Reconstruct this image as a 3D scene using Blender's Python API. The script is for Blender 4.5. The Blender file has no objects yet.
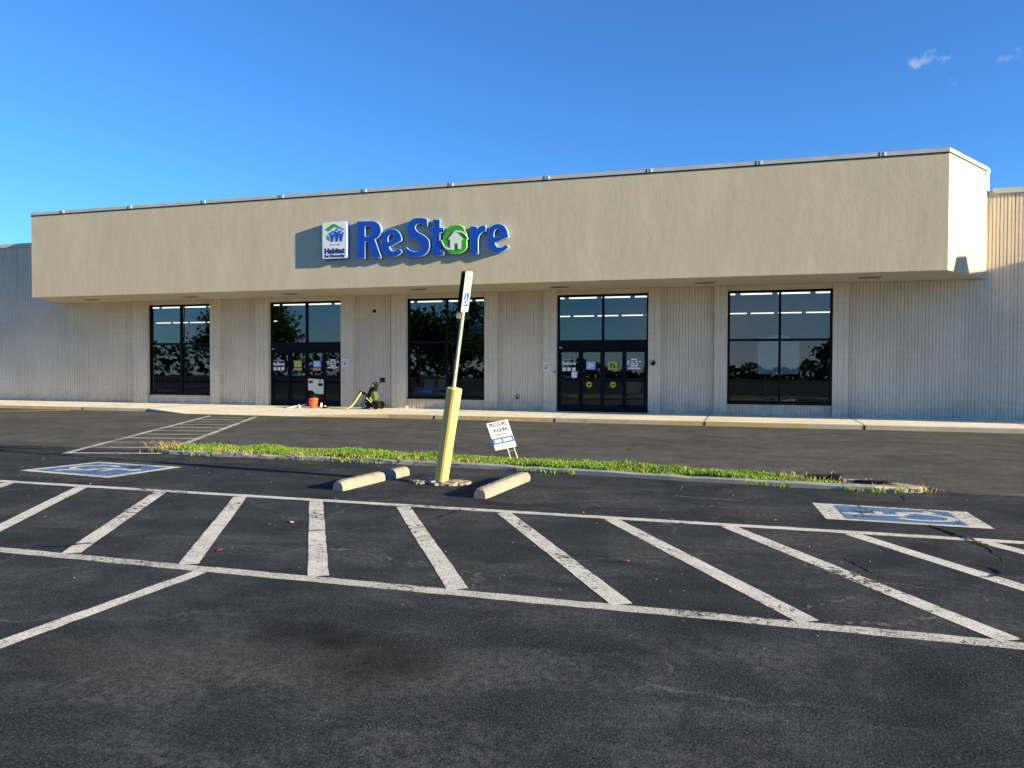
import bpy, bmesh, math, random
import numpy as np
from mathutils import Vector, Matrix
C = bpy.context.scene.collection
S = bpy.context.scene
R = math.radians
random.seed(7)
rng = np.random.default_rng(11)

# ------------------------------------------------------------------ camera
CAM_H = 1.6
yaw, pit, rol = R(16.9), R(-1.34), R(0.158)
fw = Vector((-math.sin(yaw)*math.cos(pit), math.cos(yaw)*math.cos(pit), math.sin(pit)))
rt0 = Vector((math.cos(yaw), math.sin(yaw), 0)); up0 = rt0.cross(fw)
rt = rt0*math.cos(rol) + up0*math.sin(rol); up = rt.cross(fw)
cd = bpy.data.cameras.new('camera'); cam = bpy.data.objects.new('camera', cd); C.objects.link(cam)
cam.matrix_world = Matrix(((rt.x, up.x, -fw.x, 0), (rt.y, up.y, -fw.y, 0), (rt.z, up.z, -fw.z, CAM_H), (0, 0, 0, 1)))
cd.sensor_width = 36; cd.lens = 770/1024*36; cd.clip_end = 3000; cd.clip_start = 0.05
S.camera = cam
# ------------------------------------------------------------------ light
SUN_EL, SUN_AZ = R(13.4), R(8.0)        # azimuth: degrees from +X towards -Y (towards the viewer's side)
to_sun = Vector((math.cos(SUN_EL)*math.cos(SUN_AZ), -math.cos(SUN_EL)*math.sin(SUN_AZ), math.sin(SUN_EL)))
sl = bpy.data.lights.new('sun', 'SUN'); sl.energy = 3.1; sl.angle = R(0.5); sl.color = (1.0, 0.82, 0.47)
so = bpy.data.objects.new('sun', sl); C.objects.link(so)
so.rotation_euler = to_sun.to_track_quat('Z', 'Y').to_euler(); so.location = (40, -10, 30)
W = bpy.data.worlds.new('World'); S.world = W; W.use_nodes = True
wt = W.node_tree; wt.nodes.clear()
def wn(t, **k):
    n = wt.nodes.new(t)
    for a, b in k.items(): setattr(n, a, b)
    return n
sky = wn('ShaderNodeTexSky', sky_type='NISHITA', sun_disc=False, sun_elevation=SUN_EL, sun_rotation=R(90)+SUN_AZ,
         altitude=300, air_density=1.0, dust_density=0.0, ozone_density=8.0)
bg = wn('ShaderNodeBackground'); bg.inputs['Strength'].default_value = 0.050
wo = wn('ShaderNodeOutputWorld')
tc = wn('ShaderNodeTexCoord')
def wmath(op, a, b=None):
    n = wn('ShaderNodeMath', operation=op)
    for i, v in enumerate((a, b)):
        if v is None: continue
        if isinstance(v, (int, float)): n.inputs[i].default_value = v
        else: wt.links.new(v, n.inputs[i])
    return n.outputs[0]
def wdot(vec):
    n = wn('ShaderNodeVectorMath', operation='DOT_PRODUCT'); wt.links.new(tc.outputs['Generated'], n.inputs[0])
    n.inputs[1].default_value = vec; return n.outputs['Value']
wnoise = wn('ShaderNodeTexNoise'); wnoise.inputs['Scale'].default_value = 75; wnoise.inputs['Detail'].default_value = 5
wt.links.new(tc.outputs['Generated'], wnoise.inputs['Vector'])
wn2 = wn('ShaderNodeTexNoise'); wn2.inputs['Scale'].default_value = 3.2; wn2.inputs['Detail'].default_value = 8
wt.links.new(tc.outputs['Generated'], wn2.inputs['Vector'])
def puff(d, a, b, amp):
    d = Vector(d).normalized(); t1 = Vector((d.y, -d.x, 0)).normalized(); t2 = t1.cross(d)
    u = wmath('DIVIDE', wmath('SUBTRACT', wdot(t1), 0.0), a); v = wmath('DIVIDE', wdot(t2), b)
    r2 = wmath('ADD', wmath('MULTIPLY', u, u), wmath('MULTIPLY', v, v))
    m = wmath('SUBTRACT', 1.0, r2)
    m = wmath('MULTIPLY', wmath('ADD', m, wmath('MULTIPLY', wmath('SUBTRACT', wnoise.outputs['Fac'], 0.56), 5.0)), amp)
    n = wn('ShaderNodeMath', operation='MINIMUM', use_clamp=True); wt.links.new(m, n.inputs[0]); n.inputs[1].default_value = 1
    g = wmath('GREATER_THAN', wdot(d), 0.9)
    gate = wn('ShaderNodeMath', operation='MULTIPLY', use_clamp=True)
    q = wmath('MULTIPLY', wmath('SUBTRACT', 2.2, r2), 1.0); wt.links.new(q, gate.inputs[0]); gate.inputs[1].default_value = 1
    return wmath('MULTIPLY', wmath('MULTIPLY', n.outputs[0], g), gate.outputs[0])
m1 = puff((0.1808, 0.9268, 0.3286), 0.021, 0.011, 0.36)
m2 = puff((0.2590, 0.9121, 0.3171), 0.014, 0.008, 0.18)
m3 = puff((0.211, 0.9285, 0.3057), 0.008, 0.005, 0.12)
# soft cumulus low in the sky on the side away from the store
sep = wn('ShaderNodeSeparateXYZ'); wt.links.new(tc.outputs['Generated'], sep.inputs[0])
back = wn('ShaderNodeMapRange'); wt.links.new(sep.outputs['Y'], back.inputs[0])
for i, v in ((1, -0.35), (2, -0.75), (3, 0), (4, 1)): back.inputs[i].default_value = v
low = wn('ShaderNodeMapRange'); wt.links.new(sep.outputs['Z'], low.inputs[0])
for i, v in ((1, 0.12), (2, 0.03), (3, 0), (4, 1)): low.inputs[i].default_value = v
th = wn('ShaderNodeMapRange'); wt.links.new(wn2.outputs['Fac'], th.inputs[0])
for i, v in ((1, 0.48), (2, 0.62), (3, 0), (4, 1.0)): th.inputs[i].default_value = v
m4 = wmath('MULTIPLY', wmath('MULTIPLY', back.outputs[0], low.outputs[0]), th.outputs[0])
mm = wmath('MAXIMUM', wmath('MAXIMUM', m1, m2), wmath('MAXIMUM', m3, m4))
mix = wn('ShaderNodeMixRGB'); wt.links.new(mm, mix.inputs[0])
SKY_TINT = wn('ShaderNodeMixRGB', blend_type='MULTIPLY'); SKY_TINT.inputs[0].default_value = 1; SKY_TINT.inputs[2].default_value = (1, 1, 1, 1)
wt.links.new(sky.outputs[0], SKY_TINT.inputs[1])
wt.links.new(SKY_TINT.outputs[0], mix.inputs[1]); mix.inputs[2].default_value = (2.9, 3.1, 3.5, 1)
wt.links.new(mix.outputs[0], bg.inputs['Color']); wt.links.new(bg.outputs[0], wo.inputs[0])
vs = S.view_settings
vs.view_transform = 'Standard'; vs.look = 'None'; vs.gamma = 1; vs.use_curve_mapping = False; vs.exposure = 2.4
S.cycles.max_bounces = 8; S.cycles.transparent_max_bounces = 16

# ------------------------------------------------------------------ materials
class NT:
    def __init__(s, name):
        s.m = bpy.data.materials.new(name); s.m.use_nodes = True; s.t = s.m.node_tree; s.t.nodes.clear()
        s.out = s.n('ShaderNodeOutputMaterial'); s.tc = s.n('ShaderNodeTexCoord')
    def n(s, t, **k):
        n = s.t.nodes.new(t)
        for a, b in k.items(): setattr(n, a, b)
        return n
    def l(s, a, b): s.t.links.new(a, b)
    def put(s, v, sock):
        if hasattr(v, 'is_linked'): s.l(v, sock)
        else: sock.default_value = v
    def vec(s, scale=(1, 1, 1)):
        mp = s.n('ShaderNodeMapping'); s.l(s.tc.outputs['Object'], mp.inputs[0]); mp.inputs['Scale'].default_value = scale; return mp.outputs[0]
    def noise(s, scale, detail=4, rough=0.55, stretch=(1, 1, 1), dist=0):
        n = s.n('ShaderNodeTexNoise'); s.l(s.vec(stretch), n.inputs['Vector'])
        n.inputs['Scale'].default_value = scale; n.inputs['Detail'].default_value = detail
        n.inputs['Roughness'].default_value = rough; n.inputs['Distortion'].default_value = dist
        return n.outputs['Fac']
    def vor(s, scale, feature='F1', stretch=(1, 1, 1)):
        n = s.n('ShaderNodeTexVoronoi', feature=feature); s.l(s.vec(stretch), n.inputs['Vector']); n.inputs['Scale'].default_value = scale
        return n.outputs['Distance']
    def mr(s, v, a, b, c=0.0, d=1.0):
        n = s.n('ShaderNodeMapRange'); s.put(v, n.inputs[0])
        for i, q in enumerate((a, b, c, d)): n.inputs[i+1].default_value = q
        return n.outputs[0]
    def math(s, op, a, b=0.0, clamp=False):
        n = s.n('ShaderNodeMath', operation=op, use_clamp=clamp); s.put(a, n.inputs[0]); s.put(b, n.inputs[1]); return n.outputs[0]
    def mix(s, f, a, b, blend='MIX'):
        n = s.n('ShaderNodeMixRGB', blend_type=blend); s.put(f, n.inputs[0])
        for v, i in ((a, 1), (b, 2)):
            if isinstance(v, tuple) and len(v) == 3: v = (*v, 1)
            s.put(v, n.inputs[i])
        return n.outputs[0]
    def scale(s, col, f):                              # colour times a scalar
        n = s.n('ShaderNodeVectorMath', operation='SCALE')
        if isinstance(col, tuple): n.inputs[0].default_value = col[:3]
        else: s.l(col, n.inputs[0])
        s.put(f, n.inputs['Scale']); return n.outputs[0]
    def sep(s):
        n = s.n('ShaderNodeSeparateXYZ'); s.l(s.tc.outputs['Object'], n.inputs[0]); return n.outputs
    def bump(s, h, strength=0.5, dist=0.01, normal=None):
        n = s.n('ShaderNodeBump'); s.put(h, n.inputs['Height']); n.inputs['Strength'].default_value = strength; n.inputs['Distance'].default_value = dist
        if normal is not None: s.l(normal, n.inputs['Normal'])
        return n.outputs[0]
    def pbsdf(s, col, rough=0.6, spec=0.5, metal=0.0, normal=None, **k):
        b = s.n('ShaderNodeBsdfPrincipled')
        if isinstance(col, tuple) and len(col) == 3: col = (*col, 1)
        s.put(col, b.inputs['Base Color']); s.put(rough, b.inputs['Roughness']); b.inputs['Specular IOR Level'].default_value = spec
        b.inputs['Metallic'].default_value = metal
        if normal is not None: s.l(normal, b.inputs['Normal'])
        for a, v in k.items(): s.put(v, b.inputs[a.replace('_', ' ')])
        return b.outputs[0]
    def done(s, sh): s.l(sh, s.out.inputs[0]); return s.m

def simple(name, col, rough=0.55, spec=0.4, metal=0.0, var=0.15, scale=8, bump=0.0, bscale=60):
    t = NT(name)
    f = t.mr(t.noise(scale, 5), 0.3, 0.7, 1-var, 1+var)
    c = t.scale(col, f)
    nm = t.bump(t.noise(bscale, 4), bump, 0.01) if bump else None
    return t.done(t.pbsdf(c, rough, spec, metal, nm))

def m_asphalt(name, base, warm, near):
    t = NT(name); x, y, z = t.sep()
    big = t.mr(t.noise(0.28, 6, 0.6, (1, 1.8, 1)), 0.3, 0.72, 0.78, 1.28)
    mid = t.mr(t.noise(1.7, 8, 0.7), 0.36, 0.66, 0.70, 1.34)
    fine = t.math('MULTIPLY', t.mr(t.noise(70, 4, 0.8), 0.36, 0.66, 0.2, 2.1), t.mr(t.noise(24, 4, 0.7), 0.3, 0.7, 0.8, 1.2))
    c = t.scale(t.mix(t.mr(t.noise(0.55, 5), 0.4, 0.65), base, warm), t.math('MULTIPLY', t.math('MULTIPLY', big, mid), fine))
    spk = t.mr(t.noise(75, 3, 0.75), 0.60, 0.66)
    c = t.mix(t.math('MULTIPLY', spk, t.mr(t.noise(0.9, 4), 0.35, 0.65, 0.35, 1.0)), c, (0.19, 0.19, 0.185))
    # pale scuffed patches where the seal coat has worn off
    worn = t.math('MULTIPLY', t.mr(t.noise(0.62, 9, 0.74, (1, 1.7, 1), 0.5), 0.47, 0.64), t.mr(t.noise(18, 7, 0.78), 0.42, 0.60))
    # hairline cracking, only in places
    wob = t.n('ShaderNodeTexNoise'); t.l(t.vec(), wob.inputs['Vector']); wob.inputs['Scale'].default_value = 2.5; wob.inputs['Detail'].default_value = 5
    vm = t.n('ShaderNodeVectorMath', operation='MULTIPLY_ADD'); t.l(wob.outputs['Color'], vm.inputs[0]); vm.inputs[1].default_value = (0.5, 0.5, 0); t.l(t.vec(), vm.inputs[2])
    vc = t.n('ShaderNodeTexVoronoi', feature='DISTANCE_TO_EDGE'); t.l(vm.outputs[0], vc.inputs['Vector']); vc.inputs['Scale'].default_value = 0.42
    crk = t.math('MULTIPLY', t.mr(vc.outputs['Distance'], 0.001, 0.006, 1, 0), t.mr(t.noise(0.45, 4), 0.50, 0.60))
    crk = t.math('MULTIPLY', crk, t.mr(t.noise(9, 4, 0.7), 0.36, 0.55))
    c = t.mix(t.math('MULTIPLY', worn, 0.8), c, (0.115, 0.115, 0.110) if near else (0.13, 0.125, 0.112))
    c = t.mix(t.math('MULTIPLY', crk, 0.7), c, (0.16, 0.155, 0.14))
    if near:
        # oil stain with brownish aggregate round it
        def blob(cx, cy, rx, ry, amp):
            u = t.math('DIVIDE', t.math('SUBTRACT', x, cx), rx); v = t.math('DIVIDE', t.math('SUBTRACT', y, cy), ry)
            r2 = t.math('ADD', t.math('MULTIPLY', u, u), t.math('MULTIPLY', v, v))
            return t.math('MULTIPLY', t.mr(t.math('ADD', r2, t.math('MULTIPLY', t.math('SUBTRACT', t.noise(4.2, 9, 0.74, (1, 1.3, 1), 0.4), 0.5), 7.0)), -0.9, 1.7, 1, 0), amp, True)
        o1 = blob(-2.35, 4.0, 0.52, 0.24, 0.85); o2 = blob(-1.85, 3.72, 0.32, 0.26, 0.85)
        br = blob(-2.2, 3.65, 0.85, 0.42, 0.75); br2 = blob(-3.2, 3.4, 0.7, 0.3, 0.65)
        brm = t.math('MULTIPLY', t.math('MAXIMUM', br, br2), t.mr(t.noise(40, 4, 0.75), 0.40, 0.60))
        c = t.mix(brm, c, (0.10, 0.09, 0.073))
        c = t.mix(t.math('MAXIMUM', o1, o2), c, (0.006, 0.006, 0.0065))
    h = t.math('ADD', t.math('MULTIPLY', t.vor(75), 0.8), t.math('MULTIPLY', t.noise(130, 3, 0.7), 0.7))
    nm = t.bump(h, 0.45, 0.004)
    return t.done(t.pbsdf(c, 0.92, 0.06, 0, nm))

def m_paint(name, col, wear=0.5, scale=9.0):
    t = NT(name)
    c = t.scale(col, t.mr(t.noise(5, 6, 0.65), 0.3, 0.7, 0.76, 1.08))
    c = t.mix(t.mr(t.noise(2.2, 7, 0.7), 0.5, 0.72, 0, 0.45), c, (0.30, 0.29, 0.27))
    w1 = t.mr(t.noise(scale, 8, 0.78, (1, 1, 1), 0.3), 0.68-wear*0.22, 0.75-wear*0.2)
    w1 = t.mr(t.math('ADD', t.noise(scale, 8, 0.78, (1, 1, 1), 0.3), t.math('MULTIPLY', t.math('SUBTRACT', t.noise(0.9, 4), 0.5), 0.75)), 0.68-wear*0.22, 0.76-wear*0.2)
    cr = t.math('MULTIPLY', t.mr(t.vor(scale*1.3, 'DISTANCE_TO_EDGE'), 0.0, 0.035, 1, 0), t.mr(t.noise(1.4, 4), 0.45, 0.6))
    grain = t.mr(t.noise(80, 4, 0.7), 0.58-wear*0.08, 0.68-wear*0.06)
    w = t.math('MAXIMUM', t.math('MAXIMUM', w1, cr), t.math('MULTIPLY', grain, 0.85))
    tr = t.n('ShaderNodeBsdfTransparent'); ms = t.n('ShaderNodeMixShader'); t.l(w, ms.inputs[0])
    nm = t.bump(t.math('ADD', t.math('MULTIPLY', t.vor(85), 0.8), t.noise(150, 2)), 0.35, 0.005)
    t.l(t.pbsdf(c, 0.75, 0.3, 0, nm), ms.inputs[1]); t.l(tr.outputs[0], ms.inputs[2])
    return t.done(ms.outputs[0])

def m_stucco():
    t = NT('stucco')
    v = t.math('MULTIPLY', t.mr(t.noise(0.5, 5, 0.6, (1.6, 1, 0.5)), 0.3, 0.7, 0.94, 1.05), t.mr(t.noise(3.2, 6, 0.7, (2.2, 1, 0.35)), 0.3, 0.75, 0.95, 1.04))
    c = t.scale((0.52, 0.468, 0.355), v)
    st = t.mr(t.noise(1.6, 6, 0.7, (2.6, 1, 0.12)), 0.60, 0.76, 0, 0.16)
    c = t.mix(st, c, (0.31, 0.285, 0.22))
    hgt = t.math('ADD', t.math('MULTIPLY', t.noise(1.0, 5, 0.6, (1.0, 1, 0.45)), 1.0), t.math('MULTIPLY', t.noise(4.5, 4, 0.6, (1, 1, 0.6)), 0.22))
    nm = t.bump(hgt, 0.13, 0.08)
    nm = t.bump(t.noise(30, 5, 0.7), 0.4, 0.010, nm)
    dots = t.mr(t.vor(0.9), 0.0, 0.035, 1, 0)
    nm = t.bump(dots, 0.5, 0.01, nm)
    return t.done(t.pbsdf(c, 0.85, 0.25, 0, nm))

def m_wall():
    t = NT('fluted_wall'); x, y, z = t.sep()
    v = t.math('MULTIPLY', t.mr(t.noise(0.6, 5), 0.3, 0.7, 0.90, 1.08), t.mr(t.noise(7, 5, 0.7, (3, 1, 0.25)), 0.25, 0.75, 0.91, 1.07))
    c = t.scale((0.70, 0.605, 0.465), v)
    # coursing of the split block
    fr = t.math('FRACT', t.math('DIVIDE', z, 0.203))
    j = t.mr(t.math('ABSOLUTE', t.math('SUBTRACT', fr, 0.5)), 0.44, 0.5, 0, 0.30)
    c = t.mix(t.math('MULTIPLY', j, t.mr(t.noise(1.3, 3), 0.35, 0.65)), c, (0.24, 0.22, 0.19))
    drip = t.math('MULTIPLY', t.mr(t.noise(2.6, 6, 0.7, (2.5, 1, 0.1)), 0.56, 0.72), t.mr(z, 4.6, 6.4, 0, 0.7))
    c = t.mix(drip, c, (0.17, 0.16, 0.15))
    spl = t.math('MULTIPLY', t.mr(t.noise(3.5, 6, 0.7), 0.40, 0.65), t.mr(z, 0.15, 0.75, 0.5, 0))
    c = t.mix(spl, c, (0.24, 0.22, 0.19))
    pat = t.mr(t.noise(0.35, 5, 0.6, (1, 1, 0.5)), 0.52, 0.66, 0, 0.16)
    c = t.mix(pat, c, (0.44, 0.42, 0.39))
    nm = t.bump(t.noise(45, 5, 0.7), 0.5, 0.006)
    return t.done(t.pbsdf(c, 0.88, 0.2, 0, nm))

def m_concrete(name, col, dirt=0.35, yellow=None, bscale=50):
    t = NT(name); x, y, z = t.sep()
    c = t.scale(col, t.math('MULTIPLY', t.mr(t.noise(0.8, 6, 0.6), 0.3, 0.7, 0.88, 1.1), t.mr(t.noise(22, 5, 0.7), 0.3, 0.7, 0.85, 1.1)))
    c = t.mix(t.mr(t.noise(2.7, 7, 0.7), 0.52, 0.75, 0, dirt), c, (0.16, 0.145, 0.12))
    if yellow:
        f = None
        for a, b in yellow:
            g = t.math('MULTIPLY', t.mr(x, a, a+0.6), t.mr(x, b-0.6, b, 1, 0)); f = g if f is None else t.math('MAXIMUM', f, g)
        f = t.math('MULTIPLY', f, t.mr(t.noise(7, 7, 0.75), 0.40, 0.58))
        c = t.mix(t.math('MULTIPLY', f, 0.8), c, (0.46, 0.30, 0.05))
    nm = t.bump(t.noise(bscale, 5, 0.7), 0.5, 0.008)
    return t.done(t.pbsdf(c, 0.85, 0.25, 0, nm))

def m_glass():
    t = NT('window_glass')
    lw = t.n('ShaderNodeLayerWeight'); lw.inputs['Blend'].default_value = 0.22
    f = t.math('ADD', t.mr(lw.outputs['Fresnel'], 0, 1, 0.0, 0.65), 0.06, True)
    g = t.n('ShaderNodeBsdfGlossy'); g.inputs['Roughness'].default_value = 0.0; g.inputs['Color'].default_value = (0.92, 0.97, 1.0, 1)
    nm = t.bump(t.noise(0.9, 2), 0.05, 0.02); t.l(nm, g.inputs['Normal'])
    tr = t.n('ShaderNodeBsdfTransparent'); tr.inputs['Color'].default_value = (0.80, 0.84, 0.86, 1)
    ms = t.n('ShaderNodeMixShader'); t.l(f, ms.inputs[0]); t.l(tr.outputs[0], ms.inputs[1]); t.l(g.outputs[0], ms.inputs[2])
    return t.done(ms.outputs[0])

def m_frost():
    t = NT('frosted_vinyl')
    tr = t.n('ShaderNodeBsdfTransparent'); d = t.n('ShaderNodeBsdfDiffuse'); d.inputs['Color'].default_value = (0.55, 0.62, 0.68, 1)
    ms = t.n('ShaderNodeMixShader'); ms.inputs[0].default_value = 0.6
    t.l(tr.outputs[0], ms.inputs[1]); t.l(d.outputs[0], ms.inputs[2]); return t.done(ms.outputs[0])

def m_leaf(name, cols, trans=0.35):
    t = NT(name)
    gi = t.n('ShaderNodeNewGeometry')
    rp = t.n('ShaderNodeValToRGB'); t.l(gi.outputs['Random Per Island'], rp.inputs[0])
    el = rp.color_ramp.elements
    while len(el) < len(cols): el.new(0.5)
    for i, c in enumerate(cols): el[i].position = i/(len(cols)-1); el[i].color = (*c, 1)
    d = t.pbsdf(rp.outputs[0], 0.55, 0.3)
    tl = t.n('ShaderNodeBsdfTranslucent'); t.l(rp.outputs[0], tl.inputs['Color'])
    ms = t.n('ShaderNodeMixShader'); ms.inputs[0].default_value = trans; t.l(d, ms.inputs[1]); t.l(tl.outputs[0], ms.inputs[2])
    return t.done(ms.outputs[0])

def m_emit(name, col, s):
    t = NT(name); e = t.n('ShaderNodeEmission'); e.inputs[0].default_value = (*col, 1); e.inputs[1].default_value = s
    return t.done(e.outputs[0])

M = {
 'lot': m_asphalt('sealed_asphalt', (0.0225, 0.027, 0.0345), (0.030, 0.034, 0.039), True),
 'lane': m_asphalt('grey_asphalt', (0.058, 0.062, 0.064), (0.072, 0.073, 0.071), False),
 'white': m_paint('white_line_paint', (0.66, 0.65, 0.61), 0.52, 14.0),
 'white_worn': m_paint('worn_line_paint', (0.58, 0.57, 0.53), 0.72, 24.0),
 'blue_paint': m_paint('blue_ground_paint', (0.075, 0.19, 0.40), 0.66, 5.0),
 'stucco': m_stucco(), 'wall': m_wall(),
 'walk': m_concrete('sidewalk_concrete', (0.72, 0.69, 0.63), 0.2),
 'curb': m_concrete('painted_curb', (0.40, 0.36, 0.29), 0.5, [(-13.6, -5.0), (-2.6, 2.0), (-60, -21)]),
 'yedge': m_paint('faded_yellow_paint', (0.62, 0.42, 0.10), 0.7),
 'concrete': m_concrete('weathered_concrete', (0.215, 0.215, 0.205), 1.0, None, 24),
 'oldcurb': m_concrete('old_curb_concrete', (0.36, 0.35, 0.31), 0.5),
 'rubble': m_concrete('rubble_concrete', (0.24, 0.23, 0.21), 0.5),
 'soil': simple('dry_soil', (0.16, 0.11, 0.06), 0.95, 0.1, 0, 0.4, 12, 0.8, 40),
 'tar': simple('tar', (0.008, 0.008, 0.009), 0.55, 0.4, 0, 0.3, 20, 0.5, 60),
 'glass': m_glass(), 'frost': m_frost(),
 'bronze': simple('dark_bronze_frame', (0.005, 0.006, 0.008), 0.5, 0.12, 0.0, 0.2, 4),
 'navy': simple('dark_blue_frame', (0.003, 0.005, 0.010), 0.5, 0.12, 0.0, 0.2, 4),
 'coping': simple('galvanised_coping', (0.43, 0.46, 0.45), 0.5, 0.4, 0.0, 0.1, 2),
 'coping_w': simple('pale_joint_cover', (0.78, 0.80, 0.80), 0.4, 0.5, 0.0, 0.06, 2),
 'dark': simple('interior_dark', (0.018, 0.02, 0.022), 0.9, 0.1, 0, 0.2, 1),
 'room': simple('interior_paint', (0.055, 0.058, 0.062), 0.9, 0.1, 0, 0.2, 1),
 'tube': m_emit('fluorescent_tube', (1.0, 0.88, 0.66), 0.42),
 'sblue': simple('sign_blue', (0.004, 0.060, 0.46), 0.30, 0.5, 0, 0.04, 2),
 'sblue_side': simple('sign_blue_return', (0.10, 0.22, 0.55), 0.3, 0.5, 0, 0.05, 2),
 'sgreen_side': simple('sign_green_return', (0.10, 0.30, 0.08), 0.3, 0.5, 0, 0.05, 2),
 'trim': simple('sign_trim', (0.40, 0.58, 0.85), 0.3, 0.5, 0, 0.04, 2),
 'gtrim': simple('sign_trim_green', (0.45, 0.80, 0.40), 0.3, 0.5, 0, 0.04, 2),
 'sgreen': simple('sign_green', (0.04, 0.36, 0.012), 0.32, 0.5, 0, 0.05, 2),
 'swhite': simple('sign_white', (0.70, 0.76, 0.86), 0.35, 0.5, 0, 0.03, 2),
 'greytxt': simple('grey_green_text', (0.36, 0.42, 0.34), 0.5, 0.3, 0, 0.05, 2),
 'yellow': None, 'galv': simple('galvanised_steel', (0.52, 0.53, 0.50), 0.42, 0.5, 0.35, 0.15, 14),
 'paper': simple('white_paper', (0.80, 0.80, 0.78), 0.6, 0.3, 0, 0.05, 8),
 'cream': simple('cream_paper', (0.80, 0.78, 0.60), 0.6, 0.3, 0, 0.08, 12),
 'bluepaper': simple('light_blue_paper', (0.23, 0.42, 0.78), 0.6, 0.3, 0, 0.06, 20),
 'limepaper': simple('lime_paper', (0.40, 0.48, 0.10), 0.6, 0.3, 0, 0.06, 20),
 'pinkpaper': simple('pink_paper', (0.55, 0.30, 0.26), 0.6, 0.3, 0, 0.06, 20),
 'yellowdot': simple('yellow_sticker', (0.50, 0.46, 0.03), 0.5, 0.3, 0, 0.06, 20),
 'black': simple('black_plastic', (0.007, 0.007, 0.008), 0.5, 0.15, 0, 0.2, 20),
 'rubber': simple('black_rubber', (0.010, 0.010, 0.010), 0.8, 0.2, 0, 0.2, 20),
 'red': simple('red_ink', (0.45, 0.04, 0.03), 0.6, 0.3, 0, 0.1, 20),
 'ink': simple('dark_blue_ink', (0.02, 0.035, 0.16), 0.6, 0.3, 0, 0.1, 20),
 'barblue': simple('blue_band', (0.05, 0.16, 0.42), 0.6, 0.3, 0, 0.05, 20),
 'orange': simple('orange_plastic', (0.80, 0.10, 0.02), 0.38, 0.5, 0, 0.06, 6),
 'wgreen': simple('lime_green_plastic', (0.055, 0.095, 0.025), 0.4, 0.5, 0, 0.1, 9),
 'hose': simple('yellow_hose', (0.50, 0.50, 0.15), 0.45, 0.4, 0, 0.08, 9),
 'hcblue': simple('sign_panel_blue', (0.02, 0.05, 0.48), 0.4, 0.5, 0, 0.05, 9),
 'hcgreen': simple('sign_panel_green', (0.18, 0.50, 0.30), 0.4, 0.5, 0, 0.05, 9),
 'panelwhite': simple('sign_panel_white', (0.50, 0.58, 0.53), 0.4, 0.5, 0, 0.05, 9),
 'navyboard': simple('blue_board', (0.012, 0.09, 0.22), 0.5, 0.3, 0, 0.08, 6),
 'grass': m_leaf('grass_blade', [(0.06, 0.15, 0.016), (0.12, 0.25, 0.028), (0.20, 0.34, 0.045), (0.30, 0.44, 0.08)]),
 'straw': m_leaf('dry_grass', [(0.30, 0.20, 0.07), (0.46, 0.34, 0.14), (0.35, 0.30, 0.10)]),
 'leaves': m_leaf('tree_leaves', [(0.02, 0.045, 0.012), (0.04, 0.075, 0.018), (0.06, 0.10, 0.025)], 0.2),
 'bark': simple('bark', (0.07, 0.055, 0.04), 0.9, 0.1, 0, 0.35, 6, 0.8, 12),
 'lawn': simple('lawn', (0.07, 0.11, 0.03), 0.95, 0.1, 0, 0.3, 0.4, 0.5, 20),
 'roofm': simple('roof_membrane', (0.35, 0.34, 0.32), 0.9, 0.2, 0, 0.15, 1),
 'leafred': simple('red_leaf', (0.45, 0.07, 0.03), 0.7, 0.3, 0, 0.2, 20),
 'tan': simple('tan_cardboard', (0.40, 0.28, 0.15), 0.8, 0.2, 0, 0.2, 9),
 'chairw': simple('pale_chair', (0.55, 0.52, 0.42), 0.6, 0.3, 0, 0.1, 9),
}
def m_yellow():
    t = NT('yellow_post_paint')
    c = t.scale((0.66, 0.49, 0.155), t.mr(t.noise(4, 6, 0.6, (1, 1, 0.4)), 0.3, 0.7, 0.9, 1.07))
    ch = t.mr(t.noise(16, 6, 0.7), 0.69, 0.73)
    c = t.mix(ch, c, (0.30, 0.20, 0.08))
    c = t.mix(t.math('MULTIPLY', t.mr(t.noise(6, 6, 0.7, (1, 1, 0.25)), 0.5, 0.75), 0.35), c, (0.50, 0.40, 0.17))
    return t.done(t.pbsdf(c, 0.5, 0.4, 0, t.bump(t.noise(25, 4), 0.2, 0.005)))
M['yellow'] = m_yellow()

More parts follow.
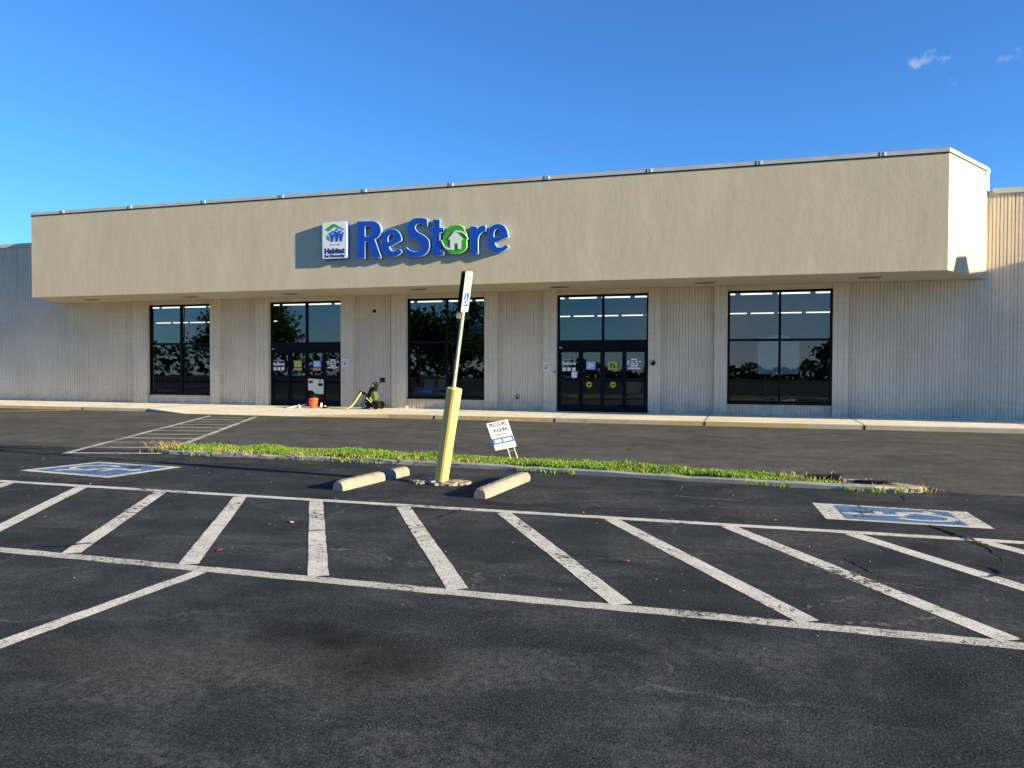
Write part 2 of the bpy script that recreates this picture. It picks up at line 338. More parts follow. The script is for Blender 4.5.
# ------------------------------------------------------------------ mesh helpers
class MB:
    def __init__(s): s.v = []; s.f = []; s.mi = []
    def add(s, vs, fs, mi=0):
        o = len(s.v); s.v += [tuple(v) for v in vs]
        for f in fs: s.f.append(tuple(i+o for i in f)); s.mi.append(mi)
    def box(s, x0, x1, y0, y1, z0, z1, mi=0):
        s.add([(x0,y0,z0),(x1,y0,z0),(x1,y1,z0),(x0,y1,z0),(x0,y0,z1),(x1,y0,z1),(x1,y1,z1),(x0,y1,z1)],
              [(0,3,2,1),(4,5,6,7),(0,1,5,4),(1,2,6,5),(2,3,7,6),(3,0,4,7)], mi)
    def prism(s, poly, z0, z1, mi=0, top=None):             # poly counter-clockwise in XY
        n = len(poly)
        s.add([(x,y,z0) for x,y in poly]+[(x,y,z1) for x,y in poly],
              [tuple(range(n-1,-1,-1))]+[(i,(i+1)%n,(i+1)%n+n,i+n) for i in range(n)], mi)
        s.add([(x,y,z1) for x,y in poly], [tuple(range(n))], mi if top is None else top)
    def bar(s, a, b, w, h, mi=0, upv=(0,0,1)):
        a, b = Vector(a), Vector(b); d = (b-a).normalized(); u = Vector(upv)
        if abs(d.dot(u)) > 0.98: u = Vector((0,1,0))
        x = d.cross(u).normalized(); u = x.cross(d)
        q = [x*(w/2*i)+u*(h/2*j) for i,j in ((-1,-1),(1,-1),(1,1),(-1,1))]
        s.add([a+k for k in q]+[b+k for k in q], [(3,2,1,0),(4,5,6,7),(0,1,5,4),(1,2,6,5),(2,3,7,6),(3,0,4,7)], mi)
    def tube(s, pts, rad, seg=8, mi=0):
        pts = [Vector(p) for p in pts]; rad = rad if isinstance(rad, (list, tuple)) else [rad]*len(pts)
        vs = []; fs = []
        for i, p in enumerate(pts):
            d = (pts[min(i+1, len(pts)-1)]-pts[max(i-1, 0)]).normalized()
            u = Vector((0,0,1)) if abs(d.z) < 0.95 else Vector((0,1,0))
            x = d.cross(u).normalized(); y = x.cross(d)
            vs += [p+(x*math.cos(2*math.pi*k/seg)+y*math.sin(2*math.pi*k/seg))*rad[i] for k in range(seg)]
        for i in range(len(pts)-1):
            for k in range(seg): fs.append((i*seg+k, i*seg+(k+1)%seg, (i+1)*seg+(k+1)%seg, (i+1)*seg+k))
        fs.append(tuple(range(seg-1,-1,-1))); fs.append(tuple((len(pts)-1)*seg+k for k in range(seg)))
        s.add(vs, fs, mi)
    def lathe(s, prof, c, seg=24, mi=0):
        vs = []; fs = []
        for r, z in prof: vs += [(c[0]+r*math.cos(2*math.pi*k/seg), c[1]+r*math.sin(2*math.pi*k/seg), c[2]+z) for k in range(seg)]
        for i in range(len(prof)-1):
            for k in range(seg): fs.append((i*seg+k, i*seg+(k+1)%seg, (i+1)*seg+(k+1)%seg, (i+1)*seg+k))
        s.add(vs, fs, mi)
    def xf(s, m, start=0):
        s.v[start:] = [tuple(m @ Vector(v)) for v in s.v[start:]]
    def build(s, name, mats, parent=None, smooth=False, bevel=0):
        me = bpy.data.meshes.new(name); me.from_pydata(s.v, [], s.f)
        for m in (mats if isinstance(mats, list) else [mats]): me.materials.append(M[m] if isinstance(m, str) else m)
        me.polygons.foreach_set('material_index', s.mi)
        if smooth: me.polygons.foreach_set('use_smooth', [True]*len(me.polygons))
        me.update()
        return link(name, me, parent, bevel)
def link(name, me, parent=None, bevel=0):
    o = bpy.data.objects.new(name, me); C.objects.link(o)
    if parent is not None:
        o.parent = parent; o.matrix_parent_inverse = WM(parent).inverted()
    if bevel:
        b = o.modifiers.new('bevel', 'BEVEL'); b.width = bevel; b.segments = 2; b.limit_method = 'ANGLE'; b.angle_limit = R(40)
    return o
def WM(o):                                                    # world matrix without waiting for a depsgraph update
    m = Matrix.LocRotScale(o.location, o.rotation_euler, o.scale)
    return m if o.parent is None else WM(o.parent) @ o.matrix_parent_inverse @ m
def tag(o, label=None, cat=None, group=None, kind=None):
    if label: o['label'] = label
    if cat: o['category'] = cat
    if group: o['group'] = group
    if kind: o['kind'] = kind
    return o
def thing(name, label, cat, loc=(0,0,0), group=None):
    o = bpy.data.objects.new(name, None); C.objects.link(o); o.location = loc; o.empty_display_size = 0.2
    return tag(o, label, cat, group)
def copy_tree(o, parent=None):
    c = o.copy(); C.objects.link(c)
    if parent is not None: c.parent = parent
    for ch in [q for q in bpy.data.objects if q.parent == o]: copy_tree(ch, c)
    return c
def smooth_poly(p, n=4, corner=48):
    p = [Vector((a, b)) for a, b in p]; N = len(p); out = []
    def tang(i):
        a, b = p[i]-p[i-1], p[(i+1)%N]-p[i]
        if a.length < 1e-6 or b.length < 1e-6 or a.angle(b) > R(corner): return None
        return (p[(i+1)%N]-p[i-1])/2
    T = [tang(i) for i in range(N)]
    for i in range(N):
        a, b = p[i], p[(i+1)%N]; t0, t1 = T[i], T[(i+1)%N]
        if t0 is None and t1 is None: out.append(a); continue
        L = (b-a)
        t0 = t0 if t0 is not None else L; t1 = t1 if t1 is not None else L
        t0 = t0.normalized()*L.length if t0.length > 0 else L; t1 = t1.normalized()*L.length if t1.length > 0 else L
        for k in range(n):
            s = k/n; s2 = s*s; s3 = s2*s
            out.append(a*(2*s3-3*s2+1)+t0*(s3-2*s2+s)+b*(-2*s3+3*s2)+t1*(s3-s2))
    return [(v.x, v.y) for v in out]
def outline_mesh(loops, depth, bevel=0.0):
    """filled outlines (x,z) -> mesh, front face at y=0 looking to -Y, going back by depth"""
    cu = bpy.data.curves.new('outline', 'CURVE'); cu.dimensions = '2D'; cu.fill_mode = 'BOTH'
    cu.extrude = depth/2-bevel; cu.bevel_depth = bevel; cu.bevel_resolution = 1; cu.offset = -bevel
    for lp in loops:
        sp = cu.splines.new('POLY'); sp.points.add(len(lp)-1)
        for i, (x, y) in enumerate(lp): sp.points[i].co = (x, y, 0, 1)
        sp.use_cyclic_u = True
    return curve_to_mesh(cu, depth)
def curve_to_mesh(cu, depth):
    ob = bpy.data.objects.new('tmp', cu); C.objects.link(ob)
    me = bpy.data.meshes.new_from_object(ob.evaluated_get(bpy.context.evaluated_depsgraph_get()))
    bpy.data.objects.remove(ob); bpy.data.curves.remove(cu)
    for v in me.vertices:
        x, y, z = v.co; v.co = (x, depth/2-z, y)
    me.update(); return me
def text_mesh(txt, height, depth=0.003, bold=0.0, align='CENTER', width=None):
    """text in the XZ plane, cap height about `height`, facing -Y, baseline at z=0"""
    cu = bpy.data.curves.new('txt', 'FONT'); cu.body = txt; cu.align_x = align; cu.size = height/0.72; cu.extrude = depth/2; cu.offset = bold
    cu.resolution_u = 4
    me = curve_to_mesh(cu, depth)
    if width:
        xs = [v.co.x for v in me.vertices]; k = width/(max(xs)-min(xs)); c = (max(xs)+min(xs))/2
        for v in me.vertices: v.co.x = (v.co.x-c)*k
    return me
def put(name, me, mats, parent, mat4=None):
    me.materials.clear()
    for m in mats: me.materials.append(M[m])
    if mat4 is not None: me.transform(mat4)
    me.name = name
    return link(name, me, parent)
def joined(name, items, parent):
    """several (mesh, material, matrix) as ONE mesh object"""
    mb = MB(); mats = []
    for me, m, mx in items:
        if m not in mats: mats.append(m)
        mb.add([mx @ v.co for v in me.vertices], [tuple(p.vertices) for p in me.polygons], mats.index(m)); bpy.data.meshes.remove(me)
    return mb.build(name, mats, parent)
T = Matrix.Translation
def blob_poly(cx, cy, rx, ry, n=20, jit=0.15):
    return [(cx+rx*math.cos(2*math.pi*k/n)*(1+random.uniform(-jit, jit)), cy+ry*math.sin(2*math.pi*k/n)*(1+random.uniform(-jit, jit))) for k in range(n)]

# ================================================================== SETTING
def sheet(name, poly, z, m, kind='structure'):
    mb = MB(); mb.add([(x, y, z) for x, y in poly], [tuple(range(len(poly)))]); o = mb.build(name, m); return tag(o, kind=kind)
sheet('parking_lot', [(-400,-48),(400,-48),(400,400),(-400,400)], 0, 'lot')
lane = [(-90,11.7)]+[(x, 11.66+0.10*math.sin(x*0.9)+random.uniform(-.03,.03)) for x in np.arange(-40,2.4,0.5)]
lane += [(x, 10.95+0.05*math.sin(x*1.7)) for x in np.arange(2.6,20,0.6)]+[(60,11.0),(60,21.7),(-90,21.7)]
sheet('drive_lane', lane, 0.004, 'lane')
mb = MB()
for ya, za, yb, zb in ((-48,0,-60,-0.8),(-60,-0.8,-100,-4.5),(-100,-4.5,-400,-5)): mb.add([(-400,yb,zb),(400,yb,zb),(400,ya,za),(-400,ya,za)], [(0,1,2,3)])
tag(mb.build('lawn', 'lawn'), kind='structure')

def stripe(mb, a, b, w, z, mi=0, jit=0.006, step=0.12):
    a, b = Vector(a), Vector(b); d = b-a; n = max(1, int(d.length/step)); u = d.normalized(); p = Vector((-u.y, u.x))
    L = []; Rr = []; off = 0
    for i in range(n+1):
        off = off*0.9+random.uniform(-1,1)*jit*0.6
        c = a+d*(i/n); L.append(c+p*(w/2+off+random.uniform(-jit,jit))); Rr.append(c-p*(w/2-off+random.uniform(-jit,jit)))
    vs = [(*q, z) for q in L]+[(*q, z) for q in Rr]
    mb.add(vs, [(i, i+n+1, i+n+2, i+1) for i in range(n)], mi)
mb = MB()
for yy, a, b in ((8.05,-22,9), (5.05,-16,8)):
    for x in np.arange(a, b, 1.0): stripe(mb, (x, yy), (min(x+1.0, b), yy), 0.135, 0.002, 0 if yy > 6 else 1)
for bt, tp in ((-11.4,-13.15),(-10.22,-11.97),(-9.04,-10.79),(-7.83,-9.55),(-6.63,-8.30),(-5.47,-7.05),(-4.27,-5.87),(-3.09,-4.83),(-1.96,-3.71),(-0.78,-2.51),(0.39,-1.33),(1.50,-0.16),(2.70,0.98),(3.88,2.10),(5.06,3.3)):
    stripe(mb, (bt, 5.13), (tp, 7.97), 0.155, 0.003, 0, 0.003)
stripe(mb, (-4.03, 4.97), (-4.09, 1.2), 0.125, 0.003, 0)
stripe(mb, (-12.4, 4.97), (-12.4, 1.0), 0.125, 0.003, 0)
tag(mb.build('parking_marking', ['white', 'white_worn']), kind='structure')
# hatched crossing to the entrance
mb = MB()
stripe(mb, (-11.72,10.9), (-16.19,20.5), 0.12, 0.0065, 1); stripe(mb, (-10.1,11.35), (-14.52,20.5), 0.13, 0.0065, 1)
for i in range(11):
    f = i/10.4
    a = Vector((-11.74,10.95)).lerp(Vector((-16.1,20.2)), f); b = Vector((-10.12,11.4)).lerp(Vector((-14.5,20.35)), f)
    if i: stripe(mb, a, b, 0.10, 0.0085, 1 if i % 3 else 0)
    else: stripe(mb, a, b, 0.11, 0.0085, 0)
tag(mb.build('crossing_marking', ['white', 'white_worn']), kind='structure')
mb = MB(); stripe(mb, (-22.6,21.25), (-25.6,19.2), 0.30, 0.0085, 0, 0.02); stripe(mb, (-25.6,19.2), (-40,17.4), 0.30, 0.0085, 0, 0.02)
tag(mb.build('fire_lane_marking', 'yedge'), kind='structure')

def isa(mb, P, z, mi, t=0.0):
    """wheelchair emblem in a unit square through the map P(u,v)->(x,y)"""
    def poly(pts): mb.add([P(u, v, z) for u, v in pts], [tuple(range(len(pts)))], mi)
    def seg(a, b, w):
        a, b = Vector(a), Vector(b); d = (b-a).normalized(); p = Vector((-d.y, d.x))*w/2; poly([a+p, a-p, b-p, b+p])
    poly([(0.40+0.085*math.cos(k*math.pi/8), 0.90+0.085*math.sin(k*math.pi/8)) for k in range(16)])
    seg((0.40,0.80), (0.455,0.44), 0.115); seg((0.46,0.645), (0.68,0.645), 0.075); seg((0.515,0.44), (0.72,0.44), 0.10)
    seg((0.69,0.40), (0.82,0.13), 0.10); seg((0.845,0.165), (0.94,0.21), 0.07)
    n = 22; ang = [R(128+232*k/n) for k in range(n+1)]; cx, cy, ro, ri = 0.42, 0.31, 0.30, 0.215
    for k in range(n):
        poly([(cx+r_*math.cos(a_), cy+r_*math.sin(a_)) for r_, a_ in ((ri,ang[k]),(ro,ang[k]),(ro,ang[k+1]),(ri,ang[k+1]))])
def hc_marking(corners, up_sign, b_end):
    c = [Vector(q) for q in corners]                  # far-left, far-right, near-right, near-left
    def Q(s, t): return c[0].lerp(c[1], s).lerp(c[3].lerp(c[2], s), t)
    mb = MB(); e = b_end; g = 0.085
    def quad(s0, s1, t0, t1, z, mi):
        n = 8
        for i in range(n):
            a, b = s0+(s1-s0)*i/n, s0+(s1-s0)*(i+1)/n
            mb.add([(*Q(a,t1),z),(*Q(b,t1),z),(*Q(b,t0),z),(*Q(a,t0),z)], [(0,1,2,3)], mi)
    quad(0,1,0,g,0.002,0); quad(0,1,1-g,1,0.002,0); quad(0,e,g,1-g,0.002,0); quad(1-e,1,g,1-g,0.002,0)
    quad(e,1-e,g,1-g,0.0022,1)
    def P(u, v, z):
        if up_sign > 0: s, t = 0.5+(v-0.5)*0.74, 0.5+(u-0.5)*0.78
        else: s, t = 0.5-(v-0.5)*0.74, 0.5-(u-0.5)*0.78
        q = Q(s, t); return (q.x, q.y, z)
    isa(mb, P, 0.004, 0)
    return tag(mb.build('accessible_marking', ['white', 'blue_paint']), kind='structure')
hc_marking([(-10.2,10.13),(-8.45,10.02),(-8.62,8.74),(-10.5,8.94)], 1, 0.075)
hc_marking([(0.76,9.66),(2.35,9.57),(2.37,8.64),(0.82,8.68)], -1, 0.13)

# cracks, tar smears, and one dark strip for a cast shadow
def ribbon(mb, pts, w, z, mi=0):
    pts = [Vector(p) for p in pts]; fine = []
    for a, b in zip(pts, pts[1:]):
        n = max(2, int((b-a).length/0.04))
        for i in range(n): fine.append(a.lerp(b, i/n)+Vector((random.uniform(-1,1), random.uniform(-1,1)))*0.017)
    fine.append(pts[-1]); L = []; Q = []
    for i, p in enumerate(fine):
        d = (fine[min(i+1, len(fine)-1)]-fine[max(i-1, 0)]).normalized(); q = Vector((-d.y, d.x)); ww = w*0.7*random.uniform(0.25,1.2)*min(1, 0.25+min(i, len(fine)-1-i)/6)
        L.append(p+q*ww/2); Q.append(p-q*ww/2)
    n = len(fine)-1
    mb.add([(*q, z) for q in L]+[(*q, z) for q in Q], [(i, i+n+1, i+n+2, i+1) for i in range(n)], mi)
mb = MB()
ribbon(mb, [(1.86,8.57),(1.93,8.23),(2.03,7.94),(2.1,7.7),(2.1,7.45),(2.08,7.2)], 0.045, 0.0125)
ribbon(mb, [(1.80,8.62),(1.9,8.4),(2.0,8.15),(2.03,8.0)], 0.13, 0.0115)
ribbon(mb, [(1.83,7.02),(1.93,6.92),(1.93,6.75),(1.84,6.65),(1.72,6.62)], 0.07, 0.0125)
ribbon(mb, [(0.84,6.95),(0.92,6.72),(0.98,6.5),(1.1,6.3)], 0.05, 0.0125)
ribbon(mb, [(-3.02,8.0),(-3.0,7.8),(-3.05,7.5),(-3.12,7.3)], 0.07, 0.0125)
ribbon(mb, [(-3.5,7.1),(-3.7,6.75),(-3.95,6.55),(-4.2,6.4)], 0.05, 0.0045)
ribbon(mb, [(-5.95,5.2),(-5.75,5.3),(-5.5,5.5)], 0.10, 0.0125)
ribbon(mb, [(1.9,10.6),(1.85,10.2),(1.65,9.95),(1.45,9.9)], 0.05, 0.0045)
ribbon(mb, [(-16,11.2),(-13.5,11.35),(-12.2,11.38)], 0.16, 0.0125)  # dark strip standing in for a second cast shadow
tag(mb.build('crack_and_shadow', 'tar'), kind='structure')
mb = MB()
ribbon(mb, [(1.35,14.6),(1.45,13.9),(1.8,14.4),(2.1,15.3)], 0.10, 0.0085)
ribbon(mb, [(0.28,5.3),(0.5,5.5),(0.75,5.8),(0.9,6.1)], 0.09, 0.0045)
ribbon(mb, [(0.5,5.16),(0.9,5.22),(1.2,5.5)], 0.10, 0.0045)
ribbon(mb, [(-1.8,9.9),(-0.6,9.6),(0.3,9.5)], 0.07, 0.0045)
ribbon(mb, [(2.4,10.3),(4.5,10.2),(7,10.0)], 0.06, 0.0085)
ribbon(mb, [(-1.4,4.9),(-1.55,4.5),(-1.9,4.1),(-2.3,3.7),(-2.5,3.2)], 0.02, 0.0045)
ribbon(mb, [(-9,9.0),(-7.6,9.3),(-6.9,8.95)], 0.05, 0.0045)
for _ in range(14):
    x, y = random.uniform(-16,6), random.uniform(12.6,20.5); ribbon(mb, [(x,y),(x+random.uniform(.4,1.6),y+random.uniform(-.3,.3)),(x+random.uniform(1.7,3),y+random.uniform(-.4,.4))], 0.06, 0.0085)
tag(mb.build('asphalt_scuff', m_paint('scuffed_patch', (0.17,0.16,0.145), 1.25, 5.0)), kind='structure')

# sidewalk in front of the store
def walk_front(x):                                                   # (front edge, height there)
    if x < -19.6: return 21.6, 0.11
    if x < -17.6: f = (x+19.6)/2.0; return 21.6-0.6*f, 0.11-0.095*f
    if x < -13.6: return 21.0, 0.015
    if x < -10.5: f = (x+13.6)/3.1; return 21.0+0.32*f, 0.015+0.105*f
    return 21.32, 0.125
mb = MB(); xs = list(np.arange(-70, 18.3, 0.4)); rows = []
for x in xs:
    y, z = walk_front(x); rows.append([(x, y-0.01, -0.05), (x, y, z-0.012), (x, y+0.03, z), (x, y+0.9, max(z, 0.13*0.6+z*0.4)), (x, 23.0, 0.13), (x, 24.9, 0.13)])
for a, b in zip(rows, rows[1:]):
    for k in range(5):
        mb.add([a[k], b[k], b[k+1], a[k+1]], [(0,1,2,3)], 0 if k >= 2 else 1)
for x in (-26.5,-22.4,-19.6,-16.0,-12.7,-8.9,-5.2,-1.05,2.9,6.8,10.6):          # joints
    y, z = walk_front(x)
    mb.add([(x-0.012,y+0.03,z+0.003),(x+0.012,y+0.03,z+0.003),(x+0.012,23.0,0.133),(x-0.012,23.0,0.133)], [(0,1,2,3)], 2)
    mb.add([(x-0.012,23.0,0.133),(x+0.012,23.0,0.133),(x+0.012,24.3,0.133),(x-0.012,24.3,0.133)], [(0,1,2,3)], 2)
    if z > 0.05: mb.add([(x-0.02,y-0.014,0.0),(x+0.02,y-0.014,0.0),(x+0.02,y-0.004,z-0.01),(x-0.02,y-0.004,z-0.01)], [(0,1,2,3)], 2)
tag(mb.build('sidewalk', ['walk', 'curb', 'dark']), kind='structure')

# ------------------------------------------------------------------ planted island
front = [(-10.35,11.62),(-9.9,11.42),(-9,11.40),(-7,11.42),(-5,11.38),(-3,11.22),(-1,10.98),(0.5,10.84),(1.6,10.74),(2.15,10.86)]
backl = [(2.2,11.0),(1.6,11.42),(0.6,11.62),(-1,11.9),(-3,12.28),(-5,12.48),(-7,12.55),(-9,12.52),(-10.0,12.3),(-10.4,11.9)]
outer = front+backl
def inset(poly, d):
    p = [Vector(q) for q in poly]; n = len(p); out = []
    for i in range(n):
        a = (p[i]-p[i-1]).normalized(); b = (p[(i+1)%n]-p[i]).normalized(); m = (Vector((-a.y,a.x))+Vector((-b.y,b.x)))
        m.normalize(); k = d/max(0.4, m.dot(Vector((-b.y,b.x)))); out.append(p[i]+m*k)
    return [(v.x, v.y) for v in out]
def densify(poly, step=0.25):
    out = []; n = len(poly)
    for i in range(n):
        a, b = Vector(poly[i]), Vector(poly[(i+1)%n]); k = max(1, int((b-a).length/step))
        out += [tuple(a.lerp(b, j/k)) for j in range(k)]
    return out
outer_d = densify(outer); inner_d = inset(outer_d, 0.16); n = len(outer_d)
isl = thing('planted_island', 'long narrow grass island edged with a weathered concrete curb', 'island', (-4,11.7,0))
mb = MB(); zt = [0.068+random.uniform(-.012,.008) for _ in range(n)]
o2 = inset(outer_d, 0.02); i2 = inset(outer_d, 0.145)
rings = [[(x,y,0.0) for x,y in outer_d], [(x,y,zt[i]-0.015) for i,(x,y) in enumerate(outer_d)], [(x,y,zt[i]) for i,(x,y) in enumerate(o2)], [(x,y,zt[i]) for i,(x,y) in enumerate(i2)], [(x,y,0.0) for x,y in inner_d]]
for a, b in zip(rings, rings[1:]):
    for i in range(n): j = (i+1)%n; mb.add([a[i],a[j],b[j],b[i]], [(0,1,2,3)])
mb.build('curb', 'oldcurb', isl)
mb = MB(); mb.add([(x,y,0.035) for x,y in inset(outer_d, 0.15)], [tuple(range(n))]); mb.build('soil', 'soil', isl)
mb = MB()                                            # dark broken asphalt kerb on the bare right-hand end
for (x0,y0,x1,y1,h) in ((0.75,11.50,1.35,11.36,0.10),(1.42,11.33,1.95,11.08,0.085)):
    mb.tube([Vector((x0,y0,h*.3)).lerp(Vector((x1,y1,h*.3)), k/6)+Vector((0,0,random.uniform(-.02,.02))) for k in range(7)], [0.03]+[h*random.uniform(.75,.95) for _ in range(5)]+[0.04], 8)
mb.build('asphalt_berm', 'tar', isl, smooth=True)
def inside(poly, x, y):
    c = False; n = len(poly); j = n-1
    for i in range(n):
        xi, yi = poly[i]; xj, yj = poly[j]
        if (yi > y) != (yj > y) and x < (xj-xi)*(y-yi)/(yj-yi)+xi: c = not c
        j = i
    return c
def blades(name, pts, hmin, hmax, wmin, wmax, m, lean=0.5):
    V = []; F = []
    for (x, y, z, k) in pts:
        h = random.uniform(hmin, hmax)*k; w = random.uniform(wmin, wmax); a = random.uniform(0, 6.283); ca, sa = math.cos(a), math.sin(a)
        l = random.uniform(0.1, lean)*h; b = random.uniform(0, 6.283); lx, ly = math.cos(b)*l, math.sin(b)*l
        o = len(V)
        V += [(x-ca*w*.35, y-sa*w*.35, z), (x+ca*w*.35, y+sa*w*.35, z), (x+ca*w*.5+lx*.45, y+sa*w*.5+ly*.45, z+h*.6), (x-ca*w*.5+lx*.45, y-sa*w*.5+ly*.45, z+h*.6), (x+lx, y+ly, z+h)]
        F += [(o, o+1, o+2, o+3), (o+3, o+2, o+4)]
    me = bpy.data.meshes.new(name); me.from_pydata(V, [], F); me.materials.append(M[m]); me.update()
    return tag(link(name, me), kind='stuff')
gi = inset(outer_d, 0.10); pts = []
cl = [(random.uniform(-10.3,0.6), random.uniform(10.9,12.5), random.uniform(.25,.6)) for _ in range(60)]
while len(pts) < 46000:
    x, y = random.uniform(-10.1, 1.45), random.uniform(10.7, 12.55)
    if not inside(gi, x, y): continue
    if x > 0.35 and random.random() < (x-0.35)/1.0+(0.5 if y > 11.2 else 0): continue
    if x < -9.7 and random.random() < 0.5: continue
    if math.sin(x*2.3+y*3)+math.sin(x*5.1-y*2.2+1)+math.sin(x*0.9+2) < -1.5 and random.random() < 0.75: continue
    k = 0.55+0.6*max(0, max(1-((x-a)**2+(y-b)**2)**.5/r_ for a, b, r_ in cl[:40]))
    pts.append((x, y, 0.03, k))
tag(blades('grass', pts, 0.04, 0.12, 0.010, 0.026, 'grass', 0.9), 'bright green weedy grass filling the long narrow parking island', 'grass')
pts = []
for i in range(2600):                                 # tufts spilling over the curb and growing in its front joint
    j = random.randrange(n); x, y = outer_d[j]
    if y > 11.7 and x > -10: continue
    if (math.sin(x*1.7)+math.sin(x*4.1+1)) < 0.35: continue
    pts.append((x+random.gauss(0,.07), y+random.gauss(-0.03,.035), 0.0, random.uniform(.3,.8)))
tag(blades('weed', pts, 0.05, 0.14, 0.008, 0.02, 'grass', 0.9), 'small weeds growing along the foot of the island curb', 'weeds')
pts = [(random.gauss(-10.15,.16), random.gauss(11.75,.14), 0.02, random.uniform(.6,1.2)) for _ in range(260)]+[(random.gauss(1.95,.2), random.gauss(10.92,.10), 0.02, random.uniform(.2,.5)) for _ in range(300)]
for _ in range(2200):
    x, y = random.uniform(-10,1.2), random.uniform(10.8,12.5)
    if inside(gi, x, y): pts.append((x, y, 0.03, random.uniform(.3,.7)))
pts += [(random.gauss(0.75,.2), random.gauss(11.3,.14), 0.05, random.uniform(.3,.8)) for _ in range(40)]+[(random.uniform(-9.5,-4), random.gauss(11.40,.05), 0.06, random.uniform(.3,.7)) for _ in range(260)]
tag(blades('dry_grass', pts, 0.06, 0.2, 0.006, 0.014, 'straw', 1.1), 'straw coloured dry grass at both tips of the island', 'dry grass')

# ================================================================== STORE
YW, YP, YF, ZS, ZW = 24.36, 24.485, 22.0, 4.07, 6.45           # pilaster plane, panel plane, canopy front, soffit, wing wall top
store = thing('store_building', 'long low tan store with a stucco canopy over a fluted block front', 'building', (-10,24.4,0))
def ribbed(x0, x1, z0, z1, y, yb=24.66, per=0.092, gap=0.03, dep=0.02, mb=None):
    mb = mb or MB(); xs = []; x = x0
    n = max(1, round((x1-x0)/per)); p = (x1-x0)/n
    prof = []
    for i in range(n):
        a = x0+i*p; g = gap*random.uniform(.75,1.25); dd = dep*random.uniform(.7,1.2); jj = random.uniform(-.004,.004)
        prof += [(a, y+jj), (a+p-g, y+jj), (a+p-g*.8, y+dd), (a+p-g*.2, y+dd)]
    prof.append((x1, y)); m = len(prof)
    vs = [(a,b,z0) for a,b in prof]+[(a,b,z1) for a,b in prof]+[(a,yb,z0) for a,b in prof]+[(a,yb,z1) for a,b in prof]
    fs = []
    for i in range(m-1):
        fs += [(i,i+1,m+i+1,m+i), (2*m+i+1,2*m+i,3*m+i,3*m+i+1), (m+i,m+i+1,3*m+i+1,3*m+i), (i+1,i,2*m+i,2*m+i+1)]
    fs += [(0,m,3*m,2*m), (m-1,3*m-1,4*m-1,2*m-1)]
    mb.add(vs, fs); return mb
Z0 = 0.10
wl = ribbed(-70,-26.36,Z0,ZW,YP).build('wall', 'wall', store)
wl2 = ribbed(-26.36,-22.80,Z0,ZS-0.004,YP).build('wall', 'wall', store)
wr2 = ribbed(2.89,6.36,Z0,ZS-0.004,YP).build('wall', 'wall', store)
wr = ribbed(6.36,18.2,Z0,ZW,YP).build('wall', 'wall', store)
for w_, a, b in ((wl,-70,-26.40), (wr,6.56,18.2)):
    mb = MB(); mb.box(a,b,YP-0.05,YP+0.3,ZW+0.002,ZW+0.115); mb.box(a,b,YP-0.065,YP-0.052,ZW-0.03,ZW+0.10)
    for x in np.arange(a+1.2, b, 3.0): mb.box(x,x+.05,YP-0.072,YP-0.066,ZW-.03,ZW+.105,1)
    mb.build('coping', ['coping','coping_w'], w_)
pil = [(-22.78,-22.12),(-19.25,-18.83),(-17.27,-16.70),(-13.75,-13.24),(-11.77,-11.22),(-8.37,-7.90),(-6.32,-5.90),(-2.94,-2.55),(-0.94,-0.55),(2.43,2.87)]
for a, b in pil: ribbed(a,b,Z0,ZS-0.004,YW,per=0.17,gap=0.022,dep=0.011).build('pilaster', 'wall', store)
for a, b in ((-18.83,-17.27),(-13.24,-11.77),(-7.90,-6.32),(-2.55,-0.94)): ribbed(a+.002,b-.002,Z0,ZS-0.004,YP).build('wall_panel', 'wall', store)
